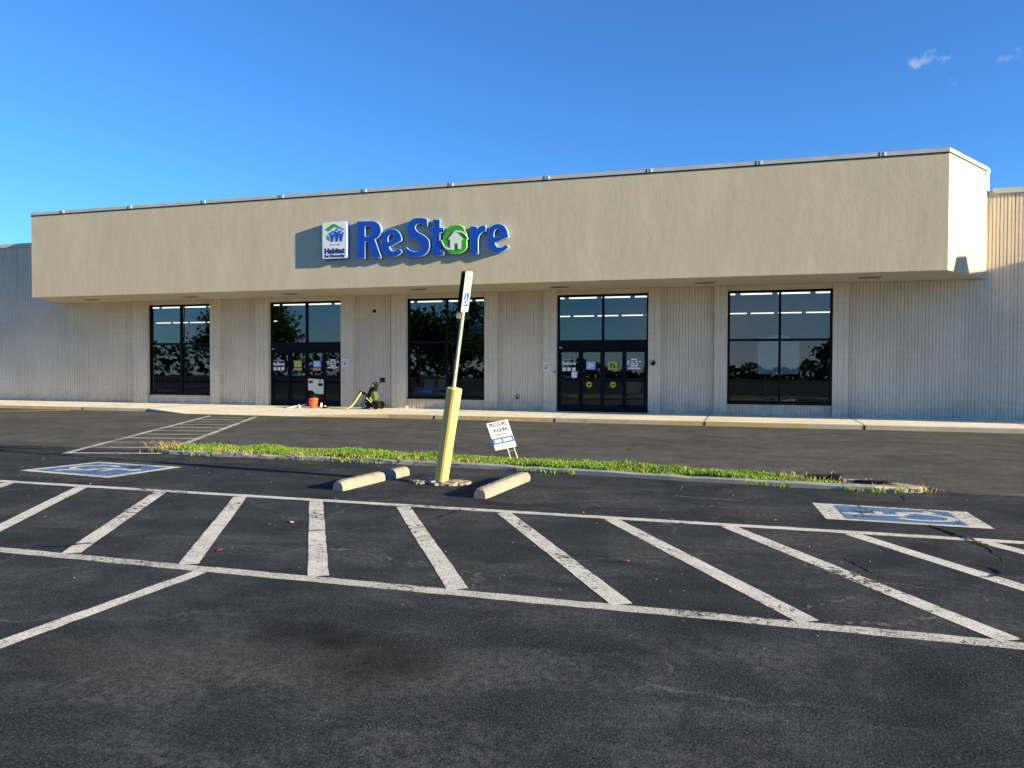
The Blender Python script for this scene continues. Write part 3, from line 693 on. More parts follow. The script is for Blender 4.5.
# openings
WIN = [(-22.12,-19.25,'w'),(-16.70,-13.75,'d'),(-11.22,-8.37,'w'),(-5.90,-2.94,'d'),(-0.55,2.43,'w')]
ZH = 3.91
def pane(mb, x0, x1, z0, z1, y): mb.box(x0, x1, y, y+0.008, z0, z1)
entr = []
for x0, x1, k in WIN:
    x0 += .003; x1 -= .003
    mb = MB(); mb.box(x0,x1,YP-0.02,24.66,ZH,ZS-0.004); mb.build('lintel', 'wall', store)
    xm = (x0+x1)/2+0.02; f = 0.065; ya, yb = YP+0.0, YP+0.11
    if k == 'w':
        ribbed(x0,x1,Z0,0.50,YP-0.02).build('sill_wall', 'wall', store)
        mb = MB(); zb = 0.503; zt_ = ZH-0.003; zm = 2.41
        mb.box(x0,x0+f,ya,yb,zb,zt_); mb.box(x1-f,x1,ya,yb,zb,zt_); mb.box(x0+f,x1-f,ya+.002,yb,zb,zb+f); mb.box(x0+f,x1-f,ya+.002,yb,zt_-f,zt_)
        mb.box(xm-.035,xm+.035,ya+.004,yb,zb+f,zt_-f); mb.box(x0+f,xm-.035,ya+.006,yb,zm-.035,zm+.035); mb.box(xm+.035,x1-f,ya+.006,yb,zm-.035,zm+.035)
        mb.box(x0-.0,x1,YP-.045,YP-.022,0.455,0.502)
        w_ = mb.build('window', 'bronze', store)
        g = MB()
        for a, b in ((x0+f,xm-.035),(xm+.035,x1-f)):
            for c, d in ((zb+f,zm-.035),(zm+.035,zt_-f)): pane(g, a, b, c, d, ya+.05)
        g.build('glass', 'glass', w_)
    else:
        mb = MB(); zt_ = ZH-0.003; zb = 0.132; z1, z2 = 2.13, 2.44
        mb.box(x0,x0+f,ya,yb,zb,zt_); mb.box(x1-f,x1,ya,yb,zb,zt_); mb.box(x0+f,x1-f,ya+.002,yb,zt_-f,zt_); mb.box(xm-.035,xm+.035,ya+.004,yb,z2,zt_-f)
        mb.box(x0+f,x1-f,ya-.03,yb,z1,z2); mb.box(x0+f,x1-f,ya+.001,yb,zb,zb+.03); mb.box(x0+f+.01,x0+f+.09,ya-.05,ya-.031,2.18,2.22,1)
        d_ = mb.build('entrance', ['navy','galv'], store)
        g = MB()
        for a, b in ((x0+f,xm-.035),(xm+.035,x1-f)): pane(g, a, b, z2, zt_-f, ya+.05)
        g.build('glass', 'glass', d_)
        L = x1-x0-2*f; n4 = 4
        for i in range(n4):
            a = x0+f+L*i/n4+.004; b = x0+f+L*(i+1)/n4-.004; s_ = 0.062; yy = ya+.012+(.03 if i in (1,2) else 0)
            m2 = MB(); za, zb_ = zb+.032, z1-.004
            m2.box(a,a+s_,yy,yy+.05,za,zb_); m2.box(b-s_,b,yy,yy+.05,za,zb_); m2.box(a+s_,b-s_,yy+.001,yy+.05,za,za+.20); m2.box(a+s_,b-s_,yy+.001,yy+.05,zb_-.075,zb_); m2.box(a+s_,b-s_,yy+.001,yy+.05,1.10,1.22)
            m2.build('door', 'navy', d_)
            g = MB(); pane(g, a+s_, b-s_, za+.20, 1.10, yy+.03); pane(g, a+s_, b-s_, 1.22, zb_-.075, yy+.03); g.build('door_glass', 'glass', d_)
        entr.append(d_)
YS = YP+0.009                                            # stickers stand just proud of the leaves
def sticker(name, x0, z0, x1, z1, mat, parent, y=YS):
    mb = MB(); mb.box(x0,x1,y-.003,y,z0,z1); return mb.build(name, mat, parent)
def lines(name, x0, z0, x1, z1, rows, mat, parent, y=YS):    # rows of small lettering too fine to read
    mb = MB(); h = (z1-z0)/len(rows)
    for i, r_ in enumerate(rows):
        zc = z1-h*(i+.5); tot = len(r_); 
        for a, b in r_: mb.box(x0+(x1-x0)*a, x0+(x1-x0)*b, y-.003, y, zc-h*.32, zc+h*.32)
    return mb.build(name, mat, parent)
hours = [[(.28,.72)], [(.0,.2),(.27,.44),(.55,.75),(.82,1)], [(.0,.2),(.27,.52),(.6,.78)], [(.25,.75)], [(.08,.92)]]
def store_decal(x0, z0, x1, z1, parent):
    w = x1-x0; mid = (x0+x1)/2; items = []
    items.append((text_mesh('Habitat for Humanity', .04, .003, 0, 'CENTER', w*.9), 'paper', T((mid, YS-.003, z1-.06))))
    items.append((text_mesh('ReStore', .115, .003, .006, 'CENTER', w*.98), 'paper', T((mid, YS-.003, z1-.22))))
    mb = MB()
    for k in range(3):
        a = x0+w*(.02+.35*k); mb.box(a, a+w*.26, YS-.003, YS, z0, z0+.115)
    me = bpy.data.meshes.new('sq'); me.from_pydata(mb.v, [], mb.f); items.append((me, 'paper', T((0,0,0))))
    for it_ in items: joined('door_lettering', [it_], parent)
e1, e2 = entr
store_decal(-5.73,1.44,-5.28,1.86,e2); sticker('paper_notice',-5.42,1.225,-5.24,1.42,'paper',e2)
sticker('blue_notice',-4.94,1.49,-4.64,1.75,'bluepaper',e2, YS+.03); lines('notice_print',-4.90,1.53,-4.68,1.72,[[(0,.8)],[(.1,1)],[(0,.6)]],'paper',e2,YS+.026)
sticker('lime_notice',-4.23,1.49,-3.94,1.75,'limepaper',e2, YS+.03); lines('notice_print',-4.17,1.53,-3.99,1.70,[[(0,.7)],[(.0,.35),(.5,1)],[(0,.3),(.6,1)]],'black',e2,YS+.026)
for cx in (-4.85,-4.07):
    me = outline_mesh([[(.095*math.cos(k*math.pi/12), .095*math.sin(k*math.pi/12)) for k in range(24)]], .003)
    put('round_sticker', me, ['yellowdot'], e2, T((cx, YS+.027, 1.01)))
    sticker('sticker_print', cx-.05, .985, cx+.05, 1.03, 'black', e2, YS+.026)
lines('hours_lettering',-3.62,1.5,-3.17,1.86,hours,'paper',e2)
store_decal(-16.60,1.42,-16.12,1.82,e1)
sticker('lime_notice',-15.74,1.53,-15.43,1.77,'limepaper',e1,YS+.03); sticker('pink_notice',-15.77,1.42,-15.42,1.50,'pinkpaper',e1,YS+.03)
sticker('blue_notice',-14.95,1.53,-14.64,1.77,'bluepaper',e1,YS+.03); sticker('pink_notice',-14.98,1.42,-14.64,1.50,'pinkpaper',e1,YS+.03)
lines('notice_print',-14.91,1.57,-14.68,1.73,[[(0,.8)],[(.1,1)],[(0,.6)]],'paper',e1,YS+.026)
lines('hours_lettering',-14.37,1.49,-13.90,1.83,hours,'paper',e1)
me = outline_mesh([smooth_poly([(-15.16,1.13),(-14.52,1.09),(-14.52,.57),(-14.86,.585),(-14.98,.68),(-15.16,.70)],3,40)], .003)
po = put('poster', me, ['cream'], e1, T((0,YS+.026,0)))
sticker('poster_print',-15.14,.95,-14.97,1.06,'red',e1,YS+.024); sticker('poster_print',-14.75,.86,-14.57,.96,'black',e1,YS+.024); sticker('poster_print',-14.72,1.02,-14.64,1.06,'black',e1,YS+.024)
# canopy
foot = [(-25.12,YF),(4.88,YF),(6.34,24.40),(6.50,24.72),(-26.50,24.72),(-26.33,24.40)]
def fan(mb, poly, z, up, mi):
    mb.add([(x,y,z) for x,y in poly], [tuple(range(len(poly))) if up else tuple(range(len(poly)-1,-1,-1))], mi)
mb = MB(); nf = len(foot)
for i in range(nf):
    (xa,ya),(xb,yb) = foot[i], foot[(i+1)%nf]
    mb.add([(xa,ya,ZS),(xb,yb,ZS),(xb,yb,7.04),(xa,ya,7.04)], [(0,1,2,3)])
fan(mb, foot, 7.04, True, 0); fan(mb, foot, ZS, False, 0)
can = mb.build('canopy', 'stucco', store, bevel=0.012)
def offs(poly, d): return inset(poly, -d)
mb = MB(); cp = offs(foot, .010); cq = offs(foot, .016)
mb.prism(cp, 7.043, 7.165, 0); 
for i in range(3 if True else 0):
    i = (0,1,5)[i]; a, b = Vector(cq[i]), Vector(cq[(i+1)%nf]); a2, b2 = Vector(cp[i]), Vector(cp[(i+1)%nf]); nrm = (a2-a).normalized()*.002
    mb.add([(*a,7.03),(*b,7.03),(*b,7.06),(*a,7.06),(*(a2-nrm),7.03),(*(b2-nrm),7.03),(*(b2-nrm),7.06),(*(a2-nrm),7.06)], [(0,1,2,3),(3,2,6,7),(1,0,4,5)], 2)
for x in (-23.62,-20.63,-17.56,-14.53,-11.53,-8.6,-5.59,-2.61,.33,3.38):
    mb.box(x-.015,x+.045,YF-.018,YF-.011,7.062,7.163,1); mb.box(x-.13,x-.11,YF-.015,YF-.011,7.062,7.163,2)
mb.build('coping', ['coping','coping_w','bronze'], can)
for x, y in ((-23.69,23.31),(-19.15,23.23),(-15.02,23.2),(-10.1,22.9),(-5.58,23.4),(-1.18,23.35),(3.21,23.14)):
    mb = MB(); mb.box(x-.32,x+.32,y-.14,y+.14,ZS-.022,ZS-.002,1); mb.box(x-.26,x+.26,y-.09,y+.09,ZS-.026,ZS-.0225,0); mb.build('soffit_light', ['bronze','stucco'], can)
# body, roof and the room behind the glass
mb = MB()
mb.box(-70,18.2,24.67,70,6.30,6.42); mb.box(-70,-69.8,24.67,70,0,6.3); mb.box(18.0,18.2,24.67,70,0,6.3); mb.box(-69.8,18.0,69.8,70,0,6.3); mb.build('roof', 'roofm', store)
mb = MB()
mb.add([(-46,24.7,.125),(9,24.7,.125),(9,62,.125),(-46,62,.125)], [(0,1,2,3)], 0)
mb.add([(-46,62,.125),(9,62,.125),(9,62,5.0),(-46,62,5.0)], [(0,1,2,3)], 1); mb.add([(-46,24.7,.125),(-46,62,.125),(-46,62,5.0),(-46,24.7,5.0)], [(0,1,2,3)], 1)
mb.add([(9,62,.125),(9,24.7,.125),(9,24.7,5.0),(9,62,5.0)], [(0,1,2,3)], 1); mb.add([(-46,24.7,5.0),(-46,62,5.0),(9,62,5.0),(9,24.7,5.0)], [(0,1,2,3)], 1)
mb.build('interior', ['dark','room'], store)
for i in range(33):
    for j, (yy, zz) in enumerate(((35.6,4.80),(48.5,4.80))):
        if i and ((j and -33 < -43+i*1.55 < -14.5) or (not j and -43+i*1.55 < -33.5)): continue
        x = -43+i*1.55+(0.5 if j else 0)
        m2 = MB(); m2.tube([(x-.66,yy,zz),(x+.66,yy,zz)], 0.035, 8); m2.box(x-.70,x+.70,yy-.08,yy+.08,zz+.045,zz+.10,1)
        if i == 0: proto = m2.build('ceiling_light', ['tube','room']); base = Vector((x,yy,zz)); pm = proto.data; o = proto
        else:
            o = bpy.data.objects.new('ceiling_light', pm); C.objects.link(o); o.location = Vector((x,yy,zz))-base
        if i == 0 and j == 1: pass
        tag(o, 'lit fluorescent tube in the higher, nearer row seen through the top panes' if j == 0 else 'lit fluorescent tube in the lower, farther row seen through the top panes', 'ceiling light', 'near row of ceiling lights' if j == 0 else 'far row of ceiling lights')

# ================================================================== SIGNS
LET = {
    'R':([(-11.741,6.14),(-11.482,6.133),(-11.204,6.124),(-11.084,6.09),(-10.984,6.015),(-10.929,5.917),(-10.909,5.815),(-10.929,5.707),(-10.999,5.604),(-11.122,5.535),(-11.1,5.484),(-10.9,4.951),(-11.201,4.962),(-11.39,5.479),(-11.466,5.482),(-11.467,4.963),(-11.749,4.974)],[(-11.465,5.955),(-11.369,5.962),(-11.273,5.932),(-11.217,5.857),(-11.223,5.75),(-11.276,5.685),(-11.362,5.655),(-11.465,5.655)]),
    'e':([(-10.208,5.463),(-10.211,5.539),(-10.261,5.671),(-10.349,5.776),(-10.459,5.829),(-10.563,5.844),(-10.674,5.822),(-10.781,5.752),(-10.859,5.639),(-10.904,5.49),(-10.906,5.338),(-10.873,5.185),(-10.793,5.061),(-10.682,4.986),(-10.56,4.959),(-10.42,4.976),(-10.305,5.022),(-10.204,5.094),(-10.2,5.128),(-10.253,5.19),(-10.292,5.202),(-10.398,5.162),(-10.497,5.15),(-10.564,5.173),(-10.613,5.231),(-10.635,5.29),(-10.586,5.298)],[(-10.668,5.443),(-10.677,5.524),(-10.663,5.6),(-10.619,5.646),(-10.552,5.651),(-10.504,5.612),(-10.49,5.541),(-10.517,5.492)]),
    'S':([(-9.355,6.086),(-9.342,5.852),(-9.394,5.858),(-9.506,5.923),(-9.614,5.949),(-9.705,5.927),(-9.753,5.866),(-9.742,5.796),(-9.668,5.713),(-9.527,5.631),(-9.394,5.541),(-9.308,5.434),(-9.277,5.298),(-9.299,5.151),(-9.374,5.041),(-9.506,4.961),(-9.657,4.935),(-9.831,4.937),(-9.984,4.967),(-10.071,5.019),(-10.06,5.262),(-9.962,5.178),(-9.831,5.123),(-9.707,5.106),(-9.599,5.133),(-9.547,5.201),(-9.558,5.291),(-9.636,5.373),(-9.755,5.454),(-9.885,5.524),(-9.983,5.618),(-10.032,5.74),(-10.027,5.88),(-9.97,6.007),(-9.874,6.091),(-9.744,6.132),(-9.592,6.138),(-9.463,6.119)],[]),
    't':([(-9.169,6.06),(-8.939,6.052),(-8.943,5.804),(-8.811,5.798),(-8.815,5.641),(-8.938,5.637),(-8.934,5.185),(-8.919,5.115),(-8.876,5.092),(-8.811,5.101),(-8.804,4.967),(-8.908,4.941),(-9.036,4.94),(-9.132,4.974),(-9.18,5.053),(-9.186,5.156),(-9.18,5.648),(-9.27,5.664),(-9.27,5.805),(-9.169,5.808)],[]),
    'r':([(-7.96,5.789),(-7.747,5.781),(-7.736,5.696),(-7.678,5.758),(-7.588,5.794),(-7.467,5.801),(-7.461,5.617),(-7.551,5.596),(-7.632,5.547),(-7.692,5.448),(-7.706,5.315),(-7.702,4.953),(-7.954,4.963)],[]),
    'e2':([(-6.753,5.413),(-6.779,5.544),(-6.834,5.682),(-6.925,5.779),(-7.05,5.821),(-7.166,5.817),(-7.274,5.771),(-7.363,5.682),(-7.417,5.558),(-7.437,5.422),(-7.425,5.286),(-7.38,5.148),(-7.308,5.043),(-7.209,4.971),(-7.11,4.948),(-6.994,4.969),(-6.87,5.021),(-6.763,5.101),(-6.754,5.128),(-6.817,5.183),(-6.856,5.185),(-6.932,5.137),(-7.03,5.119),(-7.111,5.145),(-7.156,5.206),(-7.172,5.264),(-7.138,5.273)],[(-7.205,5.432),(-7.208,5.531),(-7.175,5.631),(-7.112,5.667),(-7.049,5.65),(-7.017,5.589),(-7.031,5.522),(-7.07,5.473)]),
    'green':([(-8.421,5.857),(-8.324,5.845),(-8.237,5.817),(-8.17,5.756),(-8.128,5.675),(-8.074,5.565),(-8.055,5.475),(-8.009,5.41),(-8.07,5.393),(-8.069,5.149),(-8.169,5.049),(-8.323,4.983),(-8.478,4.966),(-8.633,5.013),(-8.75,5.123),(-8.785,5.197),(-8.867,5.295),(-8.902,5.419),(-8.836,5.413),(-8.84,5.493),(-8.799,5.621),(-8.711,5.749),(-8.575,5.836)],[]),
    'house':([(-8.449,5.678),(-8.193,5.413),(-8.254,5.403),(-8.254,5.121),(-8.358,5.125),(-8.362,5.287),(-8.478,5.292),(-8.482,5.105),(-8.608,5.11),(-8.604,5.157),(-8.598,5.417),(-8.668,5.431)],[]),
    'sw1':([(-8.604,5.157),(-8.608,5.11),(-8.711,5.132),(-8.773,5.175),(-8.852,5.279),(-8.902,5.419),(-8.883,5.418),(-8.84,5.315),(-8.758,5.208)],[]),
    'sw2':([(-8.449,5.678),(-8.362,5.678),(-8.228,5.655),(-8.135,5.586),(-8.078,5.512),(-8.058,5.453),(-8.108,5.513),(-8.189,5.585),(-8.266,5.617),(-8.382,5.63)],[]),
    'plate':([(-12.993,6.171),(-12.11,6.146),(-12.076,6.134),(-12.086,4.998),(-12.992,4.976)],[]),
    'roof':([(-12.853,5.93),(-12.577,6.098),(-12.503,6.078),(-12.157,5.896),(-12.194,5.886),(-12.522,6.013),(-12.732,5.871)],[]),
    'leaf':([(-12.8,5.746),(-12.718,5.697),(-12.705,5.564),(-12.784,5.629)],[]),
}
def sign_letter(name, key, parent, face, trim, side, depth=0.14, y=21.855, n=4, corner=48, bev=0.009):
    out, hole = LET[key]; loops = [smooth_poly(out, n, corner)]
    if hole: loops.append(smooth_poly(hole, n, corner))
    me = outline_mesh(loops, depth, bev)
    for m in (face, trim, side): me.materials.append(M[m])
    for p in me.polygons:
        ny = -p.normal.y; p.material_index = 0 if ny > .97 else (1 if ny > .2 else 2)
    me.transform(T((0, y, 0))); me.name = name
    return link(name, me, parent)
ss = thing('store_sign', 'big blue raised ReStore letters with a round green house emblem on the canopy', 'sign', (-9.3,22,5.5))
for k, nm in (('R','capital_letter'),('e','small_letter'),('S','capital_letter'),('t','small_letter'),('r','small_letter'),('e2','small_letter')):
    sign_letter(nm, k, ss, 'sblue', 'trim', 'sblue_side')
em = sign_letter('round_emblem', 'green', ss, 'sgreen', 'gtrim', 'sgreen_side', 0.15, 21.845, 4, 60)
for k in ('house','sw1','sw2'):
    me = outline_mesh([smooth_poly(LET[k][0], 3, 30)], .012); put('house_symbol' if k == 'house' else 'arrow_line', me, ['swhite'], em, T((0,21.832,0)))
cs = thing('charity_sign', 'white upright box sign with green roof and three blue figures left of the big letters', 'sign', (-12.5,22,4.95))
def rrect(x0, z0, x1, z1, r, n=5):
    o = []
    for cx, cz, a0 in ((x1-r,z1-r,0),(x0+r,z1-r,90),(x0+r,z0+r,180),(x1-r,z0+r,270)):
        o += [(cx+r*math.cos(R(a0+90*k/n)), cz+r*math.sin(R(a0+90*k/n))) for k in range(n+1)]
    return o
me = outline_mesh([rrect(-12.99,4.985,-12.08,6.155,.06)], .15, .02)
for m in ('swhite','trim','sblue'): me.materials.append(M[m])
for p in me.polygons:
    ny = -p.normal.y; p.material_index = 0 if ny > .4 else 2
me.transform(T((0,21.845,0))); link('cabinet', me, cs)
YD = 21.838
put('roof_symbol', outline_mesh([LET['roof'][0]], .006), ['sgreen'], cs, T((0,YD,0)))
put('leaf_symbol', outline_mesh([LET['leaf'][0]], .006), ['sgreen'], cs, T((0,YD,0)))
def figure(cx, ht, hd, arms):
    fz = 5.53
    out = [(cx-.03,fz),(cx+.03,fz),(cx+.045,fz+.10),(cx+.075,ht-.02)]+arms[1]+[(cx+.0,ht-.035)]+arms[0]+[(cx-.075,ht-.02),(cx-.045,fz+.10)]
    a = outline_mesh([out], .006); b = outline_mesh([[(cx+.034*math.cos(k*math.pi/8), hd+.034*math.sin(k*math.pi/8)) for k in range(16)]], .006)
    return [(a,'sblue',T((0,YD,0))),(b,'sblue',T((0,YD,0)))]
for it in (figure(-12.615,5.775,5.835,[[(-12.66,5.80),(-12.73,5.82),(-12.74,5.80)],[(-12.55,5.79)]]),
  figure(-12.452,5.83,5.905,[[(-12.50,5.85),(-12.56,5.88),(-12.57,5.86)],[(-12.35,5.86),(-12.36,5.88),(-12.41,5.85)]]),
  figure(-12.30,5.775,5.835,[[(-12.36,5.79)],[(-12.18,5.80),(-12.18,5.82),(-12.26,5.80)]])): joined('figure_symbol', it, cs)
for it_ in ([(text_mesh('Habitat', .165, .004, .012, 'CENTER', .72), 'ink', T((-12.525,YD+.002,5.165))),
    (text_mesh('for Humanity', .085, .004, .006, 'CENTER', .72), 'ink', T((-12.525,YD+.002,5.045))),
    (text_mesh('Knoxville', .05, .004, .001, 'CENTER', .36), 'greytxt', T((-12.49,YD+.002,5.42)))]): joined('lettering', [it_], cs)

# small fittings on the front
def notice(x0, z0, x1, z1, label):
    o = thing('notice_sign', label, 'sign', ((x0+x1)/2, YW-.01, z0), 'paper notices beside the entrances')
    mb = MB(); mb.box(x0,x1,YW-.02,YW-.002,z0,z1); mb.build('panel','paper',o)
    mb = MB(); w = x1-x0; h = z1-z0
    for a, b, c, d in ((.2,.8,.70,.76),(.15,.45,.5,.58),(.55,.85,.5,.58),(.25,.75,.36,.42)): mb.box(x0+w*a,x0+w*b,YW-.023,YW-.0205,z0+h*c,z0+h*d)
    mb.box(x0+w*.12,x0+w*.6,YW-.023,YW-.0205,z0+h*.18,z0+h*.30); mb.build('print','ink',o)
notice(-6.32,1.45,-6.13,1.72,'small white notice on the pilaster left of the right hand entrance')
notice(-13.66,1.56,-13.47,1.84,'small white notice on the pilaster right of the left hand entrance')
o = thing('wall_sensor', 'small black box with a pale eye on the pilaster right of the entrance', 'sensor', (-2.79,YW,1.7))
mb = MB(); mb.box(-2.86,-2.72,YW-.06,YW-.001,1.64,1.77); mb.build('housing','black',o,bevel=.01)
mb = MB(); mb.lathe([(0,0),(.022,0),(.022,.012),(0,.012)],(0,0,0),12); mb.xf(T((-2.83,YW-.06,1.73)) @ Matrix.Rotation(R(90),4,'X')); mb.build('lens','paper',o)
o = thing('switch_box', 'small grey box on the edge of the right hand entrance frame', 'box', (-5.93,YW,1.34))
mb = MB(); mb.box(-5.985,-5.905,YW-.05,YW-.001,1.34,1.48); mb.build('housing','galv',o,bevel=.006)
mb = MB(); mb.box(-5.965,-5.925,YW-.056,YW-.0505,1.39,1.44); mb.build('button','black',o)
o = thing('outlet_box', 'weathered electric outlet box low on the fluted panel left of the entrance', 'outlet', (-7.25,YP,.47))
mb = MB(); mb.box(-7.30,-7.19,YP-.06,YP-.001,.50,.66); mb.build('housing','oldcurb',o,bevel=.006)
mb = MB(); mb.box(-7.28,-7.21,YP-.066,YP-.0605,.52,.58); mb.build('cover','black',o)
mb = MB(); mb.lathe([(0,-.03),(.05,-.028),(.065,0),(.0,0)],(0,0,0),16); mb.xf(T((-12.49,YP+.004,3.51)) @ Matrix.Rotation(R(-90),4,'X')); tag(mb.build('vent_cap','bronze'), 'small round dark vent cap high on the fluted panel above the machine', 'vent')

# ================================================================== PARKING LOT OBJECTS
# leaning sign post
B0, B1, B2, B3 = Vector((-3.968,9.74,0)), Vector((-3.726,9.62,1.304)), Vector((-3.585,9.535,2.24)), Vector((-3.471,9.48,2.83))
post = thing('sign_post', 'leaning galvanised sign post in a tapering yellow sleeve, accessible parking sign on top', 'sign post', B0)
ax = (B1-B0).normalized(); ex = Vector((1,-0.35,0)); ex = (ex-ax*ex.dot(ax)).normalized(); ey = ax.cross(ex)
mb = MB(); rings = []; nseg = 12
for f, r in ((-0.02,.080),(.25,.082),(.5,.084),(.75,.087),(.995,.090),(1.0,.084)):
    c = B0.lerp(B1, f); rings.append([c+(ex*math.copysign(abs(math.cos(2*math.pi*k/nseg+.26))**.6, math.cos(2*math.pi*k/nseg+.26))+ey*math.copysign(abs(math.sin(2*math.pi*k/nseg+.26))**.6, math.sin(2*math.pi*k/nseg+.26)))*r for k in range(nseg)])
for a, b in zip(rings, rings[1:]): mb.add(a+b, [(k,(k+1)%nseg,nseg+(k+1)%nseg,nseg+k) for k in range(nseg)])
mb.add(rings[-1], [tuple(range(nseg))]); mb.build('sleeve', 'yellow', post)
d = (B3-B1).normalized(); fx = Vector((0.995,0.0,0)); fx = (fx-d*fx.dot(d)).normalized(); fy = d.cross(fx)     # fx: the way the sign faces
mb = MB(); P0, P1 = B1-d*.15, B3-d*.06
def ch(pts, a, b):                                            # U channel section swept from a to b
    n = len(pts); mb.add([a+fx*x+fy*y for x,y in pts]+[b+fx*x+fy*y for x,y in pts], [(i,(i+1)%n,n+(i+1)%n,n+i) for i in range(n)]+[tuple(range(n-1,-1,-1)), tuple(range(n,2*n))])
ch([(.0,-.040),(.0,-.022),(-.026,-.014),(-.026,.014),(.0,.022),(.0,.040),(-.005,.040),(-.005,.026),(-.032,.017),(-.032,-.017),(-.005,-.026),(-.005,-.040)], P0, P1)
mb.build('channel_post', 'galv', post)
mb = MB(); c = B1.lerp(B3,.60); mb.bar(c-fx*.055-fy*.02, c-fx*.055-fy*.02+d*.15, .05, .055, 0, tuple(fx)); mb.build('bracket', 'galv', post)
sp = B3-d*.265
def local(me, org, right, upv, nrm):                          # XZ artwork facing -Y -> a plane facing nrm
    m = Matrix(((right.x, -nrm.x, upv.x, org.x), (right.y, -nrm.y, upv.y, org.y), (right.z, -nrm.z, upv.z, org.z), (0,0,0,1)))
    me.transform(m); return me
rgt = -fx.cross(d)*1.0; rgt = d.cross(fx)                     # reader's right when facing the panel
me = local(outline_mesh([rrect(-.135,-.265,.135,.265,.03)], .006), sp+fx*.009, rgt, d, fx); pan = put('sign_panel', me, ['panelwhite'], post)
frm = rrect(-.127,-.257,.127,.257,.025); frm2 = rrect(-.117,-.247,.117,.247,.02)
put('border', local(outline_mesh([frm, frm2], .002), sp+fx*.0115, rgt, d, fx), ['hcgreen'], pan)
put('blue_square', local(outline_mesh([rrect(-.085,-.19,.085,-.015,.01)], .002), sp+fx*.0115, rgt, d, fx), ['hcblue'], pan)
mb = MB(); isa(mb, lambda u, v, z: tuple(sp+fx*.0125+rgt*((u-.55)*.15)+d*(-.10+(v-.5)*.15)), 0, 0); mb.build('wheelchair_symbol', 'panelwhite', pan)
tx = [(text_mesh('RESERVED', .042, .002, .002, 'CENTER', .20), .175), (text_mesh('PARKING', .042, .002, .002, 'CENTER', .20), .105), (text_mesh('ONLY', .03, .002, .001), .04)]
for m_, z_ in tx: joined('lettering', [(local(m_, sp+fx*.0115+d*z_, rgt, d, fx), 'hcgreen', Matrix())], pan)
bkp = local(outline_mesh([rrect(-.135,-.265,.135,.265,.03)], .006), sp-fx*.046, rgt, d, fx); put('back_panel', bkp, ['black'], post)  # metal back behind the front panel, its shade given by the black colour
for q in (-.25,.25): mb = MB(); mb.tube([sp+d*q+fx*.008, sp+d*q+fx*.018], .009, 8); mb.build('bolt', 'galv', pan)
# broken concrete round its foot
mb = MB()
for k in range(34):
    a = random.uniform(0,6.283); rr = math.sqrt(random.random()); cx, cy = -3.97+.40*rr*math.cos(a), 9.70+.20*rr*math.sin(a); s_ = random.uniform(.05,.11); h = random.uniform(.02,.055)*(1.15-.5*rr)
    pl = [(cx+s_*random.uniform(.6,1.1)*math.cos(j*1.047+a), cy+s_*random.uniform(.5,.9)*math.sin(j*1.047+a)) for j in range(6)]
    st = len(mb.v); mb.prism(pl, -.01, h); 
    tl = random.uniform(-.12,.12); tm = random.uniform(-.12,.12)
    for q in range(st, len(mb.v)): x, y, z = mb.v[q]; mb.v[q] = (x, y, z+((x-cx)*tl+(y-cy)*tm if z > 0 else 0))
tag(mb.build('broken_footing', 'rubble', bevel=.006), 'heap of broken grey concrete around the foot of the leaning post', 'rubble')
# wheel stops
def stop_block(mb, a, b, w=0.18, h=0.13, jit=0.0035):
    a, b = Vector(a), Vector(b); d_ = (b-a).normalized(); p = Vector((-d_.y, d_.x)); n_ = 30
    sec = [(-.5,0),(-.5,.38),(-.42,.72),(-.26,.95),(0,1.0),(.26,.95),(.42,.72),(.5,.38),(.5,0)]; m_ = len(sec); vs = []
    for i in range(n_+1):
        f = i/n_; c = a.lerp(b, f); e = min(1, .84+min(i, n_-i)*.08)
        for s_, t_ in sec:
            q = c+p*(w*s_*e+random.uniform(-jit,jit)); vs.append((q.x, q.y, h*t_*e+(random.uniform(-jit,jit) if t_ else -.005)))
    fs = [(i*m_+k, i*m_+k+1, (i+1)*m_+k+1, (i+1)*m_+k) for i in range(n_) for k in range(m_-1)]
    fs += [tuple(range(m_)), tuple(n_*m_+k for k in range(m_-1,-1,-1))]
    mb.add(vs, [tuple(reversed(f)) for f in fs])
ws = thing('wheel_stop', 'weathered concrete wheel stop snapped in two, left of the leaning post', 'wheel stop', (-4.85,9.6,0), 'concrete wheel stops by the post')
for a, b in (((-4.98,8.74),(-4.87,9.74)), ((-4.82,9.79),(-4.78,10.34))):
    mb = MB(); stop_block(mb, a, b); mb.build('concrete_block', 'concrete', ws)
mb = MB(); stop_block(mb, (-3.06,8.74), (-2.95,10.36)); o = mb.build('wheel_stop', 'concrete')
tag(o, 'whole unbroken concrete wheel stop right of the leaning post', 'wheel stop', 'concrete wheel stops by the post')

